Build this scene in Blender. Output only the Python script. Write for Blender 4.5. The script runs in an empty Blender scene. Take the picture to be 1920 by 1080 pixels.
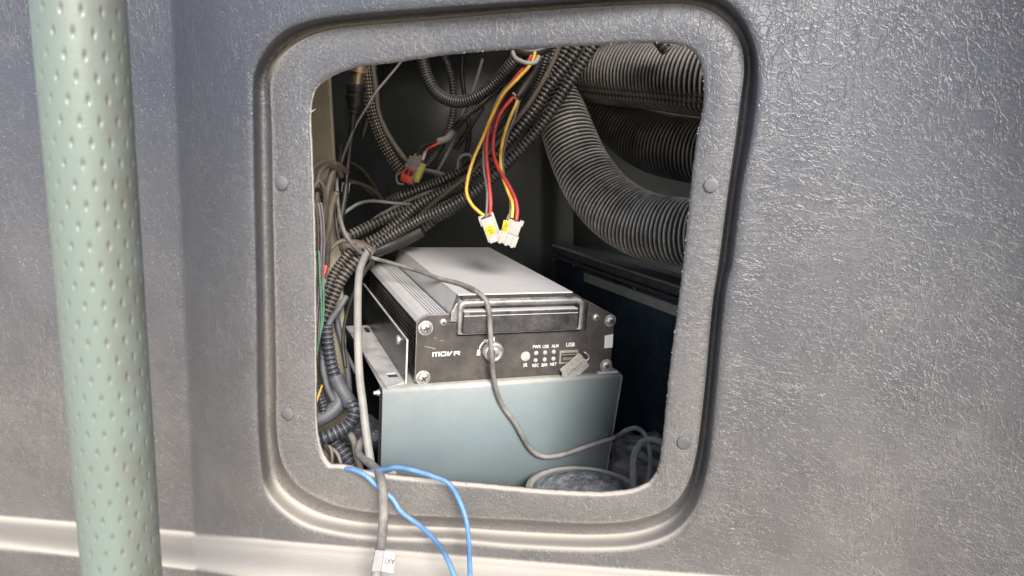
import bpy, bmesh, math, random
import numpy as np
from mathutils import Vector, Matrix, Euler, noise
random.seed(4); np.random.seed(4)
S = bpy.context.scene
COL = S.collection

# ---------------------------------------------------------------- camera
FPX = 1400.0
YAW = math.radians(14); PIT = math.radians(14)
FW = Vector((-math.sin(YAW)*math.cos(PIT), math.cos(YAW)*math.cos(PIT), -math.sin(PIT)))
RT = FW.cross(Vector((0, 0, 1))).normalized(); UP = RT.cross(FW)
def ray(px, py):
    return (FW*FPX + RT*(px-960) - UP*(py-540)).normalized()
CAM = -ray(940, 510)*0.52
cd = bpy.data.cameras.new('camera'); cam = bpy.data.objects.new('camera', cd); COL.objects.link(cam)
cd.lens = FPX/1920*36; cd.sensor_width = 36; cd.clip_start = 0.01; cd.clip_end = 2000
cam.matrix_world = Matrix.Translation(CAM) @ Matrix((RT, UP, -FW)).transposed().to_4x4()
cd.dof.use_dof = True; cd.dof.focus_distance = 0.60; cd.dof.aperture_fstop = 14
S.camera = cam
# ---------------------------------------------------------------- sky, sun, exposure
SUN_EL = math.radians(32); SUN_ROT = math.radians(149)
w = bpy.data.worlds.new("World"); S.world = w; w.use_nodes = True
nt = w.node_tree; nt.nodes.clear()
sk = nt.nodes.new('ShaderNodeTexSky'); sk.sky_type = 'NISHITA'; sk.sun_disc = False
sk.sun_elevation = SUN_EL; sk.sun_rotation = SUN_ROT; sk.dust_density = 1.6; sk.air_density = 1.0; sk.ozone_density = 1.0
bg = nt.nodes.new('ShaderNodeBackground'); bg.inputs[1].default_value = 0.092
wo = nt.nodes.new('ShaderNodeOutputWorld')
nt.links.new(sk.outputs[0], bg.inputs[0]); nt.links.new(bg.outputs[0], wo.inputs[0])
sl = bpy.data.lights.new('sun', 'SUN'); sl.energy = 2.7; sl.angle = math.radians(22); sl.color = (1.0, 0.95, 0.89)
so = bpy.data.objects.new('sun', sl); COL.objects.link(so)
sdir = Vector((math.sin(SUN_ROT)*math.cos(SUN_EL), math.cos(SUN_ROT)*math.cos(SUN_EL), math.sin(SUN_EL)))
so.rotation_euler = sdir.to_track_quat('Z', 'Y').to_euler()
S.view_settings.view_transform = 'Standard'; S.view_settings.look = 'None'
S.view_settings.exposure = 1.22; S.view_settings.gamma = 1.0

# ---------------------------------------------------------------- helpers
def P(px, py, y):                      # point on the sight line of a photo pixel at world depth y
    d = ray(px, py); return CAM + d*((y-CAM.y)/d.y)
def tag(o, label=None, cat=None, group=None, kind=None):
    if label: o['label'] = label
    if cat: o['category'] = cat
    if group: o['group'] = group
    if kind: o['kind'] = kind
    return o
def link(name, me, m=None, parent=None):
    o = bpy.data.objects.new(name, me); COL.objects.link(o)
    if m is not None: me.materials.append(m)
    if parent is not None: o.parent = parent
    return o
def empty(name, loc=(0, 0, 0)):
    o = bpy.data.objects.new(name, None); COL.objects.link(o); o.location = loc; o.empty_display_size = .02
    return o
def mesh(name, vs, fs, m, parent=None, smooth=False, local_to=None):
    me = bpy.data.meshes.new(name)
    if local_to is not None: vs = [Vector(v)-local_to for v in vs]
    me.from_pydata([tuple(v) for v in vs], [], fs); me.validate(); me.update()
    bm = bmesh.new(); bm.from_mesh(me); bmesh.ops.recalc_face_normals(bm, faces=bm.faces); bm.to_mesh(me); bm.free()
    if smooth: me.shade_smooth()
    return link(name, me, m, parent)
def bm_obj(name, bm, m, parent=None, smooth=False):
    bmesh.ops.recalc_face_normals(bm, faces=bm.faces)
    me = bpy.data.meshes.new(name); bm.to_mesh(me); bm.free()
    if smooth: me.shade_smooth()
    return link(name, me, m, parent)
def autosmooth(o, ang=35):
    o.data.shade_smooth()
    bm = bmesh.new(); bm.from_mesh(o.data)
    for e in bm.edges:
        if len(e.link_faces) == 2 and e.calc_face_angle(0) > math.radians(ang): e.smooth = False
    bm.to_mesh(o.data); bm.free()
def bevel(bm, w_, seg=2, ang=30):
    es = [e for e in bm.edges if len(e.link_faces) == 2 and e.calc_face_angle(0) > math.radians(ang)]
    bmesh.ops.bevel(bm, geom=es, offset=w_, segments=seg, affect='EDGES', profile=0.6, clamp_overlap=True)
def extrude_poly(pts, y0, y1, bev=0, seg=2):     # pts (x,z) extruded along y
    bm = bmesh.new()
    a = [bm.verts.new((x, y0, z)) for x, z in pts]; f = bm.faces.new(a)
    b = [bm.verts.new((x, y1, z)) for x, z in pts]; bm.faces.new(b[::-1])
    n = len(pts)
    for i in range(n): bm.faces.new((a[i], a[(i+1) % n], b[(i+1) % n], b[i]))
    bmesh.ops.recalc_face_normals(bm, faces=bm.faces)
    if bev: bevel(bm, bev, seg)
    return bm
def box_bm(x0, x1, y0, y1, z0, z1, bev=0, seg=2):
    return extrude_poly([(x0, z0), (x1, z0), (x1, z1), (x0, z1)], y0, y1, bev, seg)
def lathe(name, prof, m, parent=None, n=24, origin=Vector((0, 0, 0)), axis=Vector((0, -1, 0)), smooth=True, ang=35):
    # prof = (radius, height along axis)
    axis = Vector(axis).normalized(); q = axis.to_track_quat('Z', 'Y')
    vs, fs = [], []
    for r, h in prof:
        for i in range(n):
            a = 2*math.pi*i/n
            vs.append(origin + q @ Vector((r*math.cos(a), r*math.sin(a), h)))
    for k in range(len(prof)-1):
        for i in range(n):
            j = (i+1) % n
            fs.append((k*n+i, k*n+j, (k+1)*n+j, (k+1)*n+i))
    fs.append(tuple(range(n))[::-1]); fs.append(tuple(range((len(prof)-1)*n, len(prof)*n)))
    o = mesh(name, vs, fs, m, parent)
    autosmooth(o, ang)
    return o

# ---- splines / tubes
def spline(pts, n_per=14):
    p = [np.array(q, float) for q in pts]
    p = [2*p[0]-p[1]] + p + [2*p[-1]-p[-2]]
    out = []
    for i in range(1, len(p)-2):
        p0, p1, p2, p3 = p[i-1:i+3]
        t0 = 0; t1 = max(1e-6, np.linalg.norm(p1[:3]-p0[:3])**.5); t2 = t1+max(1e-6, np.linalg.norm(p2[:3]-p1[:3])**.5)
        t3 = t2+max(1e-6, np.linalg.norm(p3[:3]-p2[:3])**.5)
        for k in range(n_per):
            t = t1+(t2-t1)*k/n_per
            a1 = (t1-t)/(t1-t0)*p0+(t-t0)/(t1-t0)*p1; a2 = (t2-t)/(t2-t1)*p1+(t-t1)/(t2-t1)*p2; a3 = (t3-t)/(t3-t2)*p2+(t-t2)/(t3-t2)*p3
            b1 = (t2-t)/(t2-t0)*a1+(t-t0)/(t2-t0)*a2; b2 = (t3-t)/(t3-t1)*a2+(t-t1)/(t3-t1)*a3
            out.append((t2-t)/(t2-t1)*b1+(t-t1)/(t2-t1)*b2)
    out.append(p[-2]); return np.array(out)
def pix_path(pts):
    # pts: (px,py,y) or (Vector,) -> list of xyz
    return [tuple(P(*p)) if not isinstance(p, Vector) else tuple(p) for p in pts]
def resample(c, n):
    d = np.concatenate([[0], np.cumsum(np.linalg.norm(np.diff(c[:, :3], axis=0), axis=1))])
    s = np.linspace(0, d[-1], n)
    return np.stack([np.interp(s, d, c[:, k]) for k in range(c.shape[1])], 1), s
def tube_mesh(name, pts, width, m, parent=None, n=12, pitch=None, depth=.14, spp=6, step=.0015, seam=None, wob=0.0, widths=None, twist=None, crest_pow=.55):
    """pts pixel path, width = diameter in photo pixels; pitch in metres makes it corrugated"""
    xyz = pix_path(pts)
    mid = Vector(xyz[len(xyz)//2]); k = (mid-CAM).dot(FW)/FPX
    if widths is None: rad = [width*.5*k]*len(xyz)
    else: rad = [wd*.5*((Vector(q)-CAM).dot(FW)/FPX) for wd, q in zip(widths, xyz)]
    c = spline([q+(r,) for q, r in zip(xyz, rad)])
    L = np.linalg.norm(np.diff(c[:, :3], axis=0), axis=1).sum()
    cnt = max(8, int(L/(pitch/spp)) if pitch else int(L/step))
    c, s = resample(c, cnt)
    if wob:
        for i in range(cnt):
            v = noise.noise_vector(Vector((s[i]*38, len(name)*3.1, xyz[0][0]*50)))*wob
            c[i, :3] += np.array(v)
    T = np.gradient(c[:, :3], axis=0); T /= np.linalg.norm(T, axis=1)[:, None]
    up = Vector((0.13, -.9, .4)); N = []
    nrm = (up - Vector(T[0])*up.dot(Vector(T[0]))).normalized()
    for t in T:
        t = Vector(t); nrm = (nrm - t*nrm.dot(t)).normalized(); N.append(np.array(nrm))
    N = np.array(N); B = np.cross(T, N)
    th = np.linspace(0, 2*math.pi, n, endpoint=False)
    R = c[:, 3][:, None]*np.ones((1, n)); crest = np.ones((cnt, n))
    if pitch:
        ph = (s/pitch)[:, None] + np.zeros((1, n))
        if seam is not None:
            dth = np.abs((th-seam+math.pi) % (2*math.pi)-math.pi)
            ph = ph+np.where(dth < 2*math.pi/n*1.3, .5, 0)[None, :]
        crest = (0.5-0.5*np.cos(2*math.pi*ph))**crest_pow
        R = R*(1-depth*(1-crest))
        if seam is not None: R = R*(1-0.03*(dth < 2*math.pi/n*1.3)[None, :])
    V = c[:, None, :3]+R[:, :, None]*(np.cos(th)[None, :, None]*N[:, None, :]+np.sin(th)[None, :, None]*B[:, None, :])
    V = V.reshape(-1, 3)
    i = np.arange(cnt-1)[:, None]*n; j = np.arange(n)[None, :]; j2 = (j+1) % n
    F = np.stack([i+j, i+j2, i+n+j2, i+n+j], -1).reshape(-1, 4)
    fs = [tuple(f) for f in F.tolist()]+[tuple(range(n))[::-1], tuple(range((cnt-1)*n, cnt*n))]
    org = Vector(V[0])
    me = bpy.data.meshes.new(name); me.from_pydata((V-V[0]).tolist(), [], fs); me.update()
    at = me.attributes.new('crest', 'FLOAT', 'POINT'); at.data.foreach_set('value', crest.reshape(-1).astype(np.float32))
    me.shade_smooth()
    o = link(name, me, m, parent)
    if parent is None: o.location = org
    else:
        o.location = org - Vector(parent.location)
    o['_c'] = 0; del o['_c']
    return o

# ---------------------------------------------------------------- materials
def nodes(name):
    m = bpy.data.materials.new(name); m.use_nodes = True; t = m.node_tree
    b = t.nodes['Principled BSDF']; return m, t, b
def N(t, ty, **kw):
    n_ = t.nodes.new(ty)
    for k, v in kw.items():
        if k.startswith('i_'): n_.inputs[k[2:]].default_value = v
        else: setattr(n_, k, v)
    return n_
def ramp(t, src, a, b, ca=0., cb=1.):
    r = N(t, 'ShaderNodeMapRange'); r.inputs[1].default_value = a; r.inputs[2].default_value = b; r.inputs[3].default_value = ca; r.inputs[4].default_value = cb
    t.links.new(src, r.inputs[0]); return r.outputs[0]
def math_(t, op, a, b):
    n_ = N(t, 'ShaderNodeMath', operation=op)
    for i, v in enumerate((a, b)):
        if isinstance(v, (int, float)): n_.inputs[i].default_value = v
        else: t.links.new(v, n_.inputs[i])
    return n_.outputs[0]
def mix(t, f, a, b):
    n_ = N(t, 'ShaderNodeMix', data_type='RGBA')
    for i, v in ((0, f), (6, a), (7, b)):
        if isinstance(v, (int, float)): n_.inputs[i].default_value = v
        elif isinstance(v, tuple): n_.inputs[i].default_value = v+(1,) if len(v) == 3 else v
        else: t.links.new(v, n_.inputs[i])
    return n_.outputs[2]
def bumpn(t, h, dist, strength=1.0, prev=None):
    n_ = N(t, 'ShaderNodeBump'); n_.inputs['Distance'].default_value = dist; n_.inputs['Strength'].default_value = strength
    t.links.new(h, n_.inputs['Height'])
    if prev is not None: t.links.new(prev, n_.inputs['Normal'])
    return n_.outputs[0]
def tn(t, scale, detail=4, rough=.6, vec=None, ty='fac'):
    n_ = N(t, 'ShaderNodeTexNoise'); n_.inputs['Scale'].default_value = scale; n_.inputs['Detail'].default_value = detail; n_.inputs['Roughness'].default_value = rough
    if vec is not None: t.links.new(vec, n_.inputs['Vector'])
    return n_.outputs[0] if ty == 'fac' else n_.outputs[1]
def dusty(name, col, rough=.5, metal=0., dust=.3, dustcol=(.36, .31, .25), up=.5, nscale=60, bump=.00015, bscale=500, crest=0., spec=.5, var=.12, coat=0., mot=(.35, 1.3)):
    m, t, b = nodes(name)
    tc = N(t, 'ShaderNodeTexCoord'); v = tc.outputs['Object']
    n1 = tn(t, nscale, 6, .62, v); n2 = tn(t, nscale*7, 3, .6, v)
    g = N(t, 'ShaderNodeNewGeometry'); sx = N(t, 'ShaderNodeSeparateXYZ'); t.links.new(g.outputs['Normal'], sx.inputs[0])
    upf = ramp(t, sx.outputs[2], -.2, 1.)
    f = math_(t, 'ADD', math_(t, 'MULTIPLY', upf, up), dust)
    f = math_(t, 'MULTIPLY', f, ramp(t, n1, .3, .7, *mot))
    f = math_(t, 'MULTIPLY', f, ramp(t, n2, .3, .7, .7, 1.2))
    if crest:
        at = N(t, 'ShaderNodeAttribute', attribute_name='crest')
        f = math_(t, 'MULTIPLY', f, ramp(t, at.outputs['Fac'], .5, .97, 1-crest, 1.0))
    fc = N(t, 'ShaderNodeClamp'); t.links.new(f, fc.inputs[0]); fc.inputs[2].default_value = .92; f = fc.outputs[0]
    dk = tuple(c*(1-var*2) for c in col); lt = tuple(min(1, c*(1+var)) for c in col)
    base = mix(t, ramp(t, n1, .35, .65), dk, lt)
    t.links.new(mix(t, f, base, dustcol), b.inputs['Base Color'])
    t.links.new(ramp(t, f, 0, .8, rough, min(1, rough+.35)), b.inputs['Roughness'])
    if metal: t.links.new(ramp(t, f, 0, .7, metal, metal*.25), b.inputs['Metallic'])
    b.inputs['Specular IOR Level'].default_value = spec
    if coat: b.inputs['Coat Weight'].default_value = coat; b.inputs['Coat Roughness'].default_value = .12
    t.links.new(bumpn(t, tn(t, bscale, 5, .7, v), bump), b.inputs['Normal'])
    return m
def plain(name, col, rough=.5, metal=0., nscale=200, var=.1, bump=.0001, emit=None):
    return dusty(name, col, rough, metal, dust=.04, up=.06, nscale=nscale, bump=bump, var=var)

def leather():
    m, t, b = nodes('leather_grain_plastic')
    tc = N(t, 'ShaderNodeTexCoord'); v = tc.outputs['Object']
    big = tn(t, 5.5, 3, .5, v)
    # warp coordinates so the creases wander
    wn = tn(t, 26, 5, .62, v, 'col')
    wa = N(t, 'ShaderNodeVectorMath', operation='SUBTRACT'); t.links.new(wn, wa.inputs[0]); wa.inputs[1].default_value = (.5, .5, .5)
    ws = N(t, 'ShaderNodeVectorMath', operation='SCALE'); t.links.new(wa.outputs[0], ws.inputs[0]); ws.inputs[3].default_value = .014
    vw = N(t, 'ShaderNodeVectorMath', operation='ADD'); t.links.new(v, vw.inputs[0]); t.links.new(ws.outputs[0], vw.inputs[1])
    wn2 = tn(t, 240, 3, .6, v, 'col')
    wa2 = N(t, 'ShaderNodeVectorMath', operation='SUBTRACT'); t.links.new(wn2, wa2.inputs[0]); wa2.inputs[1].default_value = (.5, .5, .5)
    ws2 = N(t, 'ShaderNodeVectorMath', operation='SCALE'); t.links.new(wa2.outputs[0], ws2.inputs[0]); ws2.inputs[3].default_value = .0022
    vw2 = N(t, 'ShaderNodeVectorMath', operation='ADD'); t.links.new(vw.outputs[0], vw2.inputs[0]); t.links.new(ws2.outputs[0], vw2.inputs[1])
    def cracks(scale, sc, rot):
        mp = N(t, 'ShaderNodeMapping'); mp.inputs['Scale'].default_value = sc; mp.inputs['Rotation'].default_value = (0, rot, 0)
        t.links.new(vw2.outputs[0], mp.inputs[0])
        vo = N(t, 'ShaderNodeTexVoronoi', feature='DISTANCE_TO_EDGE'); vo.inputs['Scale'].default_value = scale
        t.links.new(mp.outputs[0], vo.inputs['Vector']); return vo.outputs['Distance']
    c1 = ramp(t, cracks(185, (1, 1, 1.2), .3), 0, .085)          # small isotropic cells
    c2 = ramp(t, cracks(80, (.30, 1, 1.45), .12), 0, .035)       # long, near-horizontal creases
    c3 = ramp(t, cracks(85, (1.25, 1, .36), .1), 0, .035)      # near-vertical creases
    c4 = ramp(t, cracks(60, (.6, 1, 1.1), .75), 0, .045)     # diagonal folds
    def wrinkles(sc, rot, wid):      # thin wandering lines along the contours of a stretched noise
        mp = N(t, 'ShaderNodeMapping'); mp.inputs['Scale'].default_value = sc; mp.inputs['Rotation'].default_value = (0, rot, 0)
        t.links.new(vw.outputs[0], mp.inputs[0])
        n_ = tn(t, 1.0, 2.6, .55, mp.outputs[0])
        return ramp(t, math_(t, 'ABSOLUTE', math_(t, 'SUBTRACT', n_, .5), 0), 0, wid)
    c2 = math_(t, 'MINIMUM', wrinkles((24, 60, 125), .10, .017), ramp(t, c2, 0, 1, .35, 1))
    c3 = math_(t, 'MINIMUM', wrinkles((125, 60, 26), .08, .017), ramp(t, c3, 0, 1, .35, 1))
    c5 = wrinkles((60, 60, 85), .6, .013)
    # where each kind lives
    m2 = ramp(t, tn(t, 11, 3, .5, v), .42, .62); m3 = ramp(t, tn(t, 9, 2, .5, vw.outputs[0]), .60, .40); m4 = ramp(t, tn(t, 7, 2, .5, ws.outputs[0]), .5, .62)
    brk = ramp(t, tn(t, 70, 3, .6, v), .36, .54)
    def masked(c, mk):
        inv = math_(t, 'SUBTRACT', 1., c)
        return math_(t, 'MULTIPLY', math_(t, 'MULTIPLY', inv, mk), ramp(t, brk, 0, 1, .6, 1))
    k1 = math_(t, 'MULTIPLY', math_(t, 'SUBTRACT', 1., c1), ramp(t, tn(t, 34, 4, .6, v), .38, .62, .12, .62))
    k2 = masked(c2, m2); k3 = masked(c3, m3); k4 = math_(t, 'MAXIMUM', math_(t, 'MULTIPLY', masked(c4, m4), .5), math_(t, 'MULTIPLY', masked(c5, 1.), .8))
    kl = math_(t, 'MAXIMUM', math_(t, 'MAXIMUM', k2, k3), k4)
    kk = math_(t, 'MAXIMUM', kl, k1)
    fine = tn(t, 900, 4, .7, v)
    pebble = tn(t, 330, 2, .5, v)
    h = math_(t, 'ADD', math_(t, 'MULTIPLY', kk, 1.0), math_(t, 'ADD', math_(t, 'MULTIPLY', fine, .34), math_(t, 'MULTIPLY', pebble, .30)))
    nb = bumpn(t, h, .00032, 1.0)
    BN = nb.node
    # colour: slate grey, worn darker/bluer, beige dust on creases, ledges and low down
    g = N(t, 'ShaderNodeNewGeometry'); sx = N(t, 'ShaderNodeSeparateXYZ'); t.links.new(g.outputs['Normal'], sx.inputs[0])
    so_ = N(t, 'ShaderNodeSeparateXYZ'); t.links.new(v, so_.inputs[0])
    upf = ramp(t, sx.outputs[2], .12, .62)
    low = ramp(t, so_.outputs[2], .12, -.20)
    blot = ramp(t, tn(t, 14, 5, .6, v), .38, .68)
    dust = math_(t, 'MULTIPLY', upf, .93)
    dust = math_(t, 'ADD', dust, math_(t, 'MULTIPLY', low, math_(t, 'MULTIPLY', blot, .10)))
    dust = math_(t, 'ADD', dust, math_(t, 'MULTIPLY', kl, .15))
    speck = ramp(t, tn(t, 620, 2, .5, v), .66, .72)
    dust = math_(t, 'ADD', dust, math_(t, 'MULTIPLY', speck, ramp(t, tn(t, 20, 3, .5, v), .4, .7, .0, .8)))
    gd = N(t, 'ShaderNodeAttribute', attribute_name='groove'); gn = ramp(t, tn(t, 420, 4, .7, v), .35, .6, .15, .8)
    dust = math_(t, 'ADD', dust, math_(t, 'MULTIPLY', gd.outputs['Fac'], gn))
    cl = N(t, 'ShaderNodeClamp'); t.links.new(dust, cl.inputs[0]); cl.inputs[2].default_value = .93
    base = mix(t, big, (.042, .050, .072), (.080, .086, .106))
    base = mix(t, math_(t, 'MULTIPLY', low, .7), base, (.112, .104, .096))
    t.links.new(mix(t, cl.outputs[0], base, (.42, .385, .34)), b.inputs['Base Color'])
    rr = ramp(t, cl.outputs[0], 0, .8, .40, .8)
    t.links.new(math_(t, 'ADD', rr, ramp(t, blot, 0, 1, -.03, .10)), b.inputs['Roughness'])
    b.inputs['Specular IOR Level'].default_value = .85
    t.links.new(ramp(t, upf, .1, .9, 1.0, .35), BN.inputs['Strength'])
    t.links.new(nb, b.inputs['Normal'])
    return m

M = {}
M['leather'] = leather()
M['cut'] = dusty('cut_plastic_edge', (.42, .40, .38), .7, dust=.3, bump=.0006, bscale=900)
M['rivet'] = dusty('grey_plastic_cap', (.085, .092, .11), .4, dust=.12, up=.15, dustcol=(.42, .38, .33), bump=.0001)
M['hose'] = dusty('black_ribbed_duct', (.026, .026, .028), .28, dust=.75, up=.6, dustcol=(.42, .40, .375), nscale=38, crest=.93, bump=.0001)
M['hose_dark'] = dusty('dark_ribbed_duct', (.020, .020, .022), .36, dust=.4, up=.5, dustcol=(.34, .31, .28), nscale=32, crest=.93, bump=.0001)
M['conduit'] = dusty('black_split_conduit', (.013, .013, .015), .32, dust=.20, up=.50, dustcol=(.33, .29, .245), nscale=45, crest=.95, bump=.0001)
M['conduit_blue'] = dusty('slate_split_conduit', (.035, .040, .055), .33, dust=.16, up=.4, dustcol=(.28, .28, .31), nscale=45, crest=.9, bump=.0001)
M['tube_grey'] = dusty('grey_rubber_tube', (.10, .10, .105), .5, dust=.2, up=.4, dustcol=(.30, .28, .25), nscale=40)
M['tube_slate'] = dusty('slate_tape', (.07, .075, .09), .42, dust=.12, up=.35, dustcol=(.26, .26, .27), nscale=60, bump=.0004, bscale=300)
M['tube_black'] = dusty('black_cable', (.012, .012, .013), .35, dust=.06, up=.2, dustcol=(.2, .17, .14), nscale=60)
M['tube_brown'] = dusty('brown_dusty_cable', (.055, .045, .038), .5, dust=.25, up=.3, dustcol=(.22, .18, .14), nscale=30)
M['grey_cable'] = dusty('dusty_grey_cable', (.15, .145, .14), .5, dust=.18, up=.3, dustcol=(.38, .35, .32), nscale=50, bump=.0002, var=.25)
M['beige_cable'] = dusty('beige_grey_cable', (.25, .245, .24), .45, dust=.2, up=.3, dustcol=(.36, .335, .30), nscale=50, var=.1)
M['blue_wire'] = dusty('blue_wire', (.050, .22, .52), .38, dust=.12, up=.22, dustcol=(.45, .5, .58), nscale=60)
M['yellow_wire'] = dusty('yellow_wire', (.80, .50, .06), .42, dust=.05, up=.1, dustcol=(.7, .6, .4), nscale=80)
M['red_wire'] = dusty('red_wire', (.60, .035, .035), .4, dust=.06, up=.1, dustcol=(.5, .3, .25), nscale=80)
M['orange_wire'] = dusty('orange_red_wire', (.72, .10, .02), .4, dust=.06, up=.1, dustcol=(.5, .3, .25), nscale=80)
M['green_wire'] = dusty('green_wire', (.08, .26, .19), .45, dust=.1, up=.2, nscale=80)
M['purple_wire'] = dusty('purple_wire', (.17, .12, .19), .45, dust=.2, up=.2, nscale=80)
M['white_plastic'] = dusty('white_nylon', (.38, .37, .35), .45, dust=.12, up=.05, dustcol=(.5, .46, .4), nscale=150, bump=.0001, var=.05)
M['yellow_label'] = dusty('yellow_label', (.55, .46, .015), .5, dust=.03, up=0, nscale=300, var=.05)
M['label_white'] = dusty('white_label', (.50, .50, .50), .5, dust=.04, up=0, nscale=200, var=.03)
M['ink'] = plain('black_ink', (.02, .02, .02), .6)
M['ink_faded'] = plain('faded_ink', (.04, .04, .045), .6)
M['print'] = plain('white_print', (.78, .77, .76), .55)
M['top_metal'] = dusty('dusty_silver_lid', (.55, .55, .57), .34, .55, dust=.60, up=.25, dustcol=(.64, .63, .63), nscale=70, bump=.0001, bscale=1300, var=.04, mot=(.8, 1.12))
M['side_metal'] = dusty('dark_anodised_side', (.09, .09, .095), .26, .85, dust=.05, up=.3, dustcol=(.45, .43, .42), nscale=26, bump=.0001, var=.4)
M['face'] = dusty('dark_face_plate', (.040, .036, .035), .42, .3, dust=.18, up=.2, dustcol=(.24, .215, .20), nscale=34, bump=.0001, bscale=1500, var=.15)
M['bezel'] = dusty('silver_bezel', (.40, .40, .41), .28, .85, dust=.06, up=.5, dustcol=(.55, .53, .50), nscale=90, bump=.0002, var=.15)
M['smoke'] = dusty('smoked_drawer_front', (.010, .011, .013), .08, dust=.035, up=.75, dustcol=(.40, .38, .37), nscale=40, bump=.00005, spec=.3, var=.2)
M['screw'] = dusty('zinc_screw', (.62, .61, .60), .3, .85, dust=.1, up=.35, dustcol=(.5, .46, .42), nscale=400, bump=.0002, var=.2)
M['recess'] = plain('dark_recess', (.012, .012, .012), .6)
M['chrome'] = dusty('lock_chrome', (.70, .70, .69), .22, .9, dust=.1, up=.3, dustcol=(.55, .52, .48), nscale=200, bump=.0002, var=.1)
M['steel'] = dusty('galvanised_steel', (.58, .58, .59), .36, .5, dust=.45, up=.3, dustcol=(.50, .49, .48), nscale=45, bump=.0001, var=.15)
M['led'] = dusty('led_lens', (.42, .41, .40), .25, dust=.15, up=.3, dustcol=(.5, .47, .43), nscale=300)
M['gold'] = dusty('usb_shell', (.60, .55, .47), .3, .8, dust=.12, up=.2, nscale=200)
M['box'] = dusty('blue_grey_enamel', (.205, .255, .275), .30, dust=.02, up=.85, dustcol=(.50, .47, .41), nscale=30, bump=.00006, bscale=900, var=.02, coat=.1, mot=(.7, 1.15))
M['brass'] = dusty('nickel_brass', (.50, .40, .26), .3, .9, dust=.08, up=.2, nscale=200, bump=.0001)
M['cream'] = dusty('cream_body_paint', (.50, .45, .33), .38, dust=.10, up=.2, dustcol=(.35, .30, .22), nscale=25, bump=.0004, bscale=90)
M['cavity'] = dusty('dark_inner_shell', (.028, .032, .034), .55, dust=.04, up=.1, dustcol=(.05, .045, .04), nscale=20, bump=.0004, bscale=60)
M['navy'] = dusty('navy_sheet_metal', (.030, .045, .062), .2, dust=.03, up=.2, dustcol=(.10, .10, .10), nscale=12, bump=.0001, var=.3)
M['rail'] = dusty('sealed_rail', (.018, .018, .022), .3, dust=.12, up=.25, dustcol=(.16, .145, .14), nscale=70, bump=.0012, bscale=180)
M['strip'] = dusty('olive_cream_strip', (.26, .265, .235), .5, dust=.15, up=.2, nscale=60, bump=.0003)
M['conn_grey'] = dusty('grey_connector', (.16, .15, .14), .5, dust=.2, up=.3, nscale=120)
M['conn_yellow'] = dusty('dull_yellow_connector', (.50, .44, .08), .45, dust=.12, up=.2, nscale=120)
M['conn_red'] = dusty('red_connector', (.62, .05, .03), .42, dust=.06, up=.1, dustcol=(.5, .25, .2), nscale=150)
M['braid'] = None
M['film'] = None
M['bag'] = dusty('dusty_crumpled_sheet', (.08, .075, .07), .5, dust=.35, up=.4, dustcol=(.26, .235, .21), nscale=50, bump=.0012, bscale=90)
M['bag_blue'] = dusty('grey_blue_film', (.07, .085, .11), .3, dust=.08, up=.2, dustcol=(.2, .2, .22), nscale=50, bump=.0008, bscale=90)
def braid_mat():
    m, t, b = nodes('braided_sleeve')
    at = N(t, 'ShaderNodeAttribute', attribute_name='weave')
    sx = N(t, 'ShaderNodeSeparateXYZ'); t.links.new(at.outputs['Vector'], sx.inputs[0])
    a = math_(t, 'SINE', math_(t, 'ADD', sx.outputs[0], sx.outputs[1]), 0); c = math_(t, 'SINE', math_(t, 'SUBTRACT', sx.outputs[0], sx.outputs[1]), 0)
    k = math_(t, 'MULTIPLY', a, c); f = ramp(t, k, .35, .8)
    t.links.new(mix(t, f, (.02, .019, .018), (.42, .35, .26)), b.inputs['Base Color']); b.inputs['Roughness'].default_value = .4
    t.links.new(bumpn(t, k, .0006), b.inputs['Normal']); return m
M['braid'] = braid_mat()
def film_mat():
    m, t, b = nodes('shiny_film')
    tc = N(t, 'ShaderNodeTexCoord'); mp = N(t, 'ShaderNodeMapping'); mp.inputs['Scale'].default_value = (120, 60, 40); t.links.new(tc.outputs['Object'], mp.inputs[0])
    n1 = tn(t, 1, 5, .6, mp.outputs[0])
    t.links.new(mix(t, ramp(t, n1, .45, .7), (.13, .135, .15), (.34, .35, .37)), b.inputs['Base Color'])
    b.inputs['Roughness'].default_value = .12; b.inputs['Coat Weight'].default_value = .6
    t.links.new(bumpn(t, n1, .006), b.inputs['Normal']); return m
M['film'] = film_mat()
def pole_mat():
    m, t, b = nodes('pale_green_rail_coating')
    tc = N(t, 'ShaderNodeTexCoord'); v = tc.outputs['Object']
    n1 = tn(t, 9, 5, .6, v); n2 = tn(t, 700, 4, .7, v)
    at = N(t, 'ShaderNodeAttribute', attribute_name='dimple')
    dirt_shade = math_(t, 'ADD', math_(t, 'MULTIPLY', at.outputs['Fac'], .75), math_(t, 'MULTIPLY', ramp(t, n1, .52, .75), .45))
    pa = N(t, 'ShaderNodeAttribute', attribute_name='grime_shade')  # soiling mask that also carries the painted shade of the right flank
    dirt_shade = math_(t, 'ADD', dirt_shade, math_(t, 'MULTIPLY', pa.outputs['Fac'], ramp(t, tn(t, 60, 5, .65, v), .3, .65, .15, .75)))
    t.links.new(mix(t, dirt_shade, (.165, .208, .188), (.10, .093, .076)), b.inputs['Base Color'])
    t.links.new(ramp(t, dirt_shade, 0, .8, .26, .6), b.inputs['Roughness'])
    b.inputs['Specular IOR Level'].default_value = .9
    t.links.new(bumpn(t, n2, .0001), b.inputs['Normal']); return m
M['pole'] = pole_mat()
def sand_mat():
    m, t, b = nodes('pale_sandy_ground'); tc = N(t, 'ShaderNodeTexCoord')
    t.links.new(mix(t, tn(t, 1.5, 6, .6, tc.outputs['Object']), (.33, .27, .20), (.46, .39, .30)), b.inputs['Base Color']); b.inputs['Roughness'].default_value = .9
    return m

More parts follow.
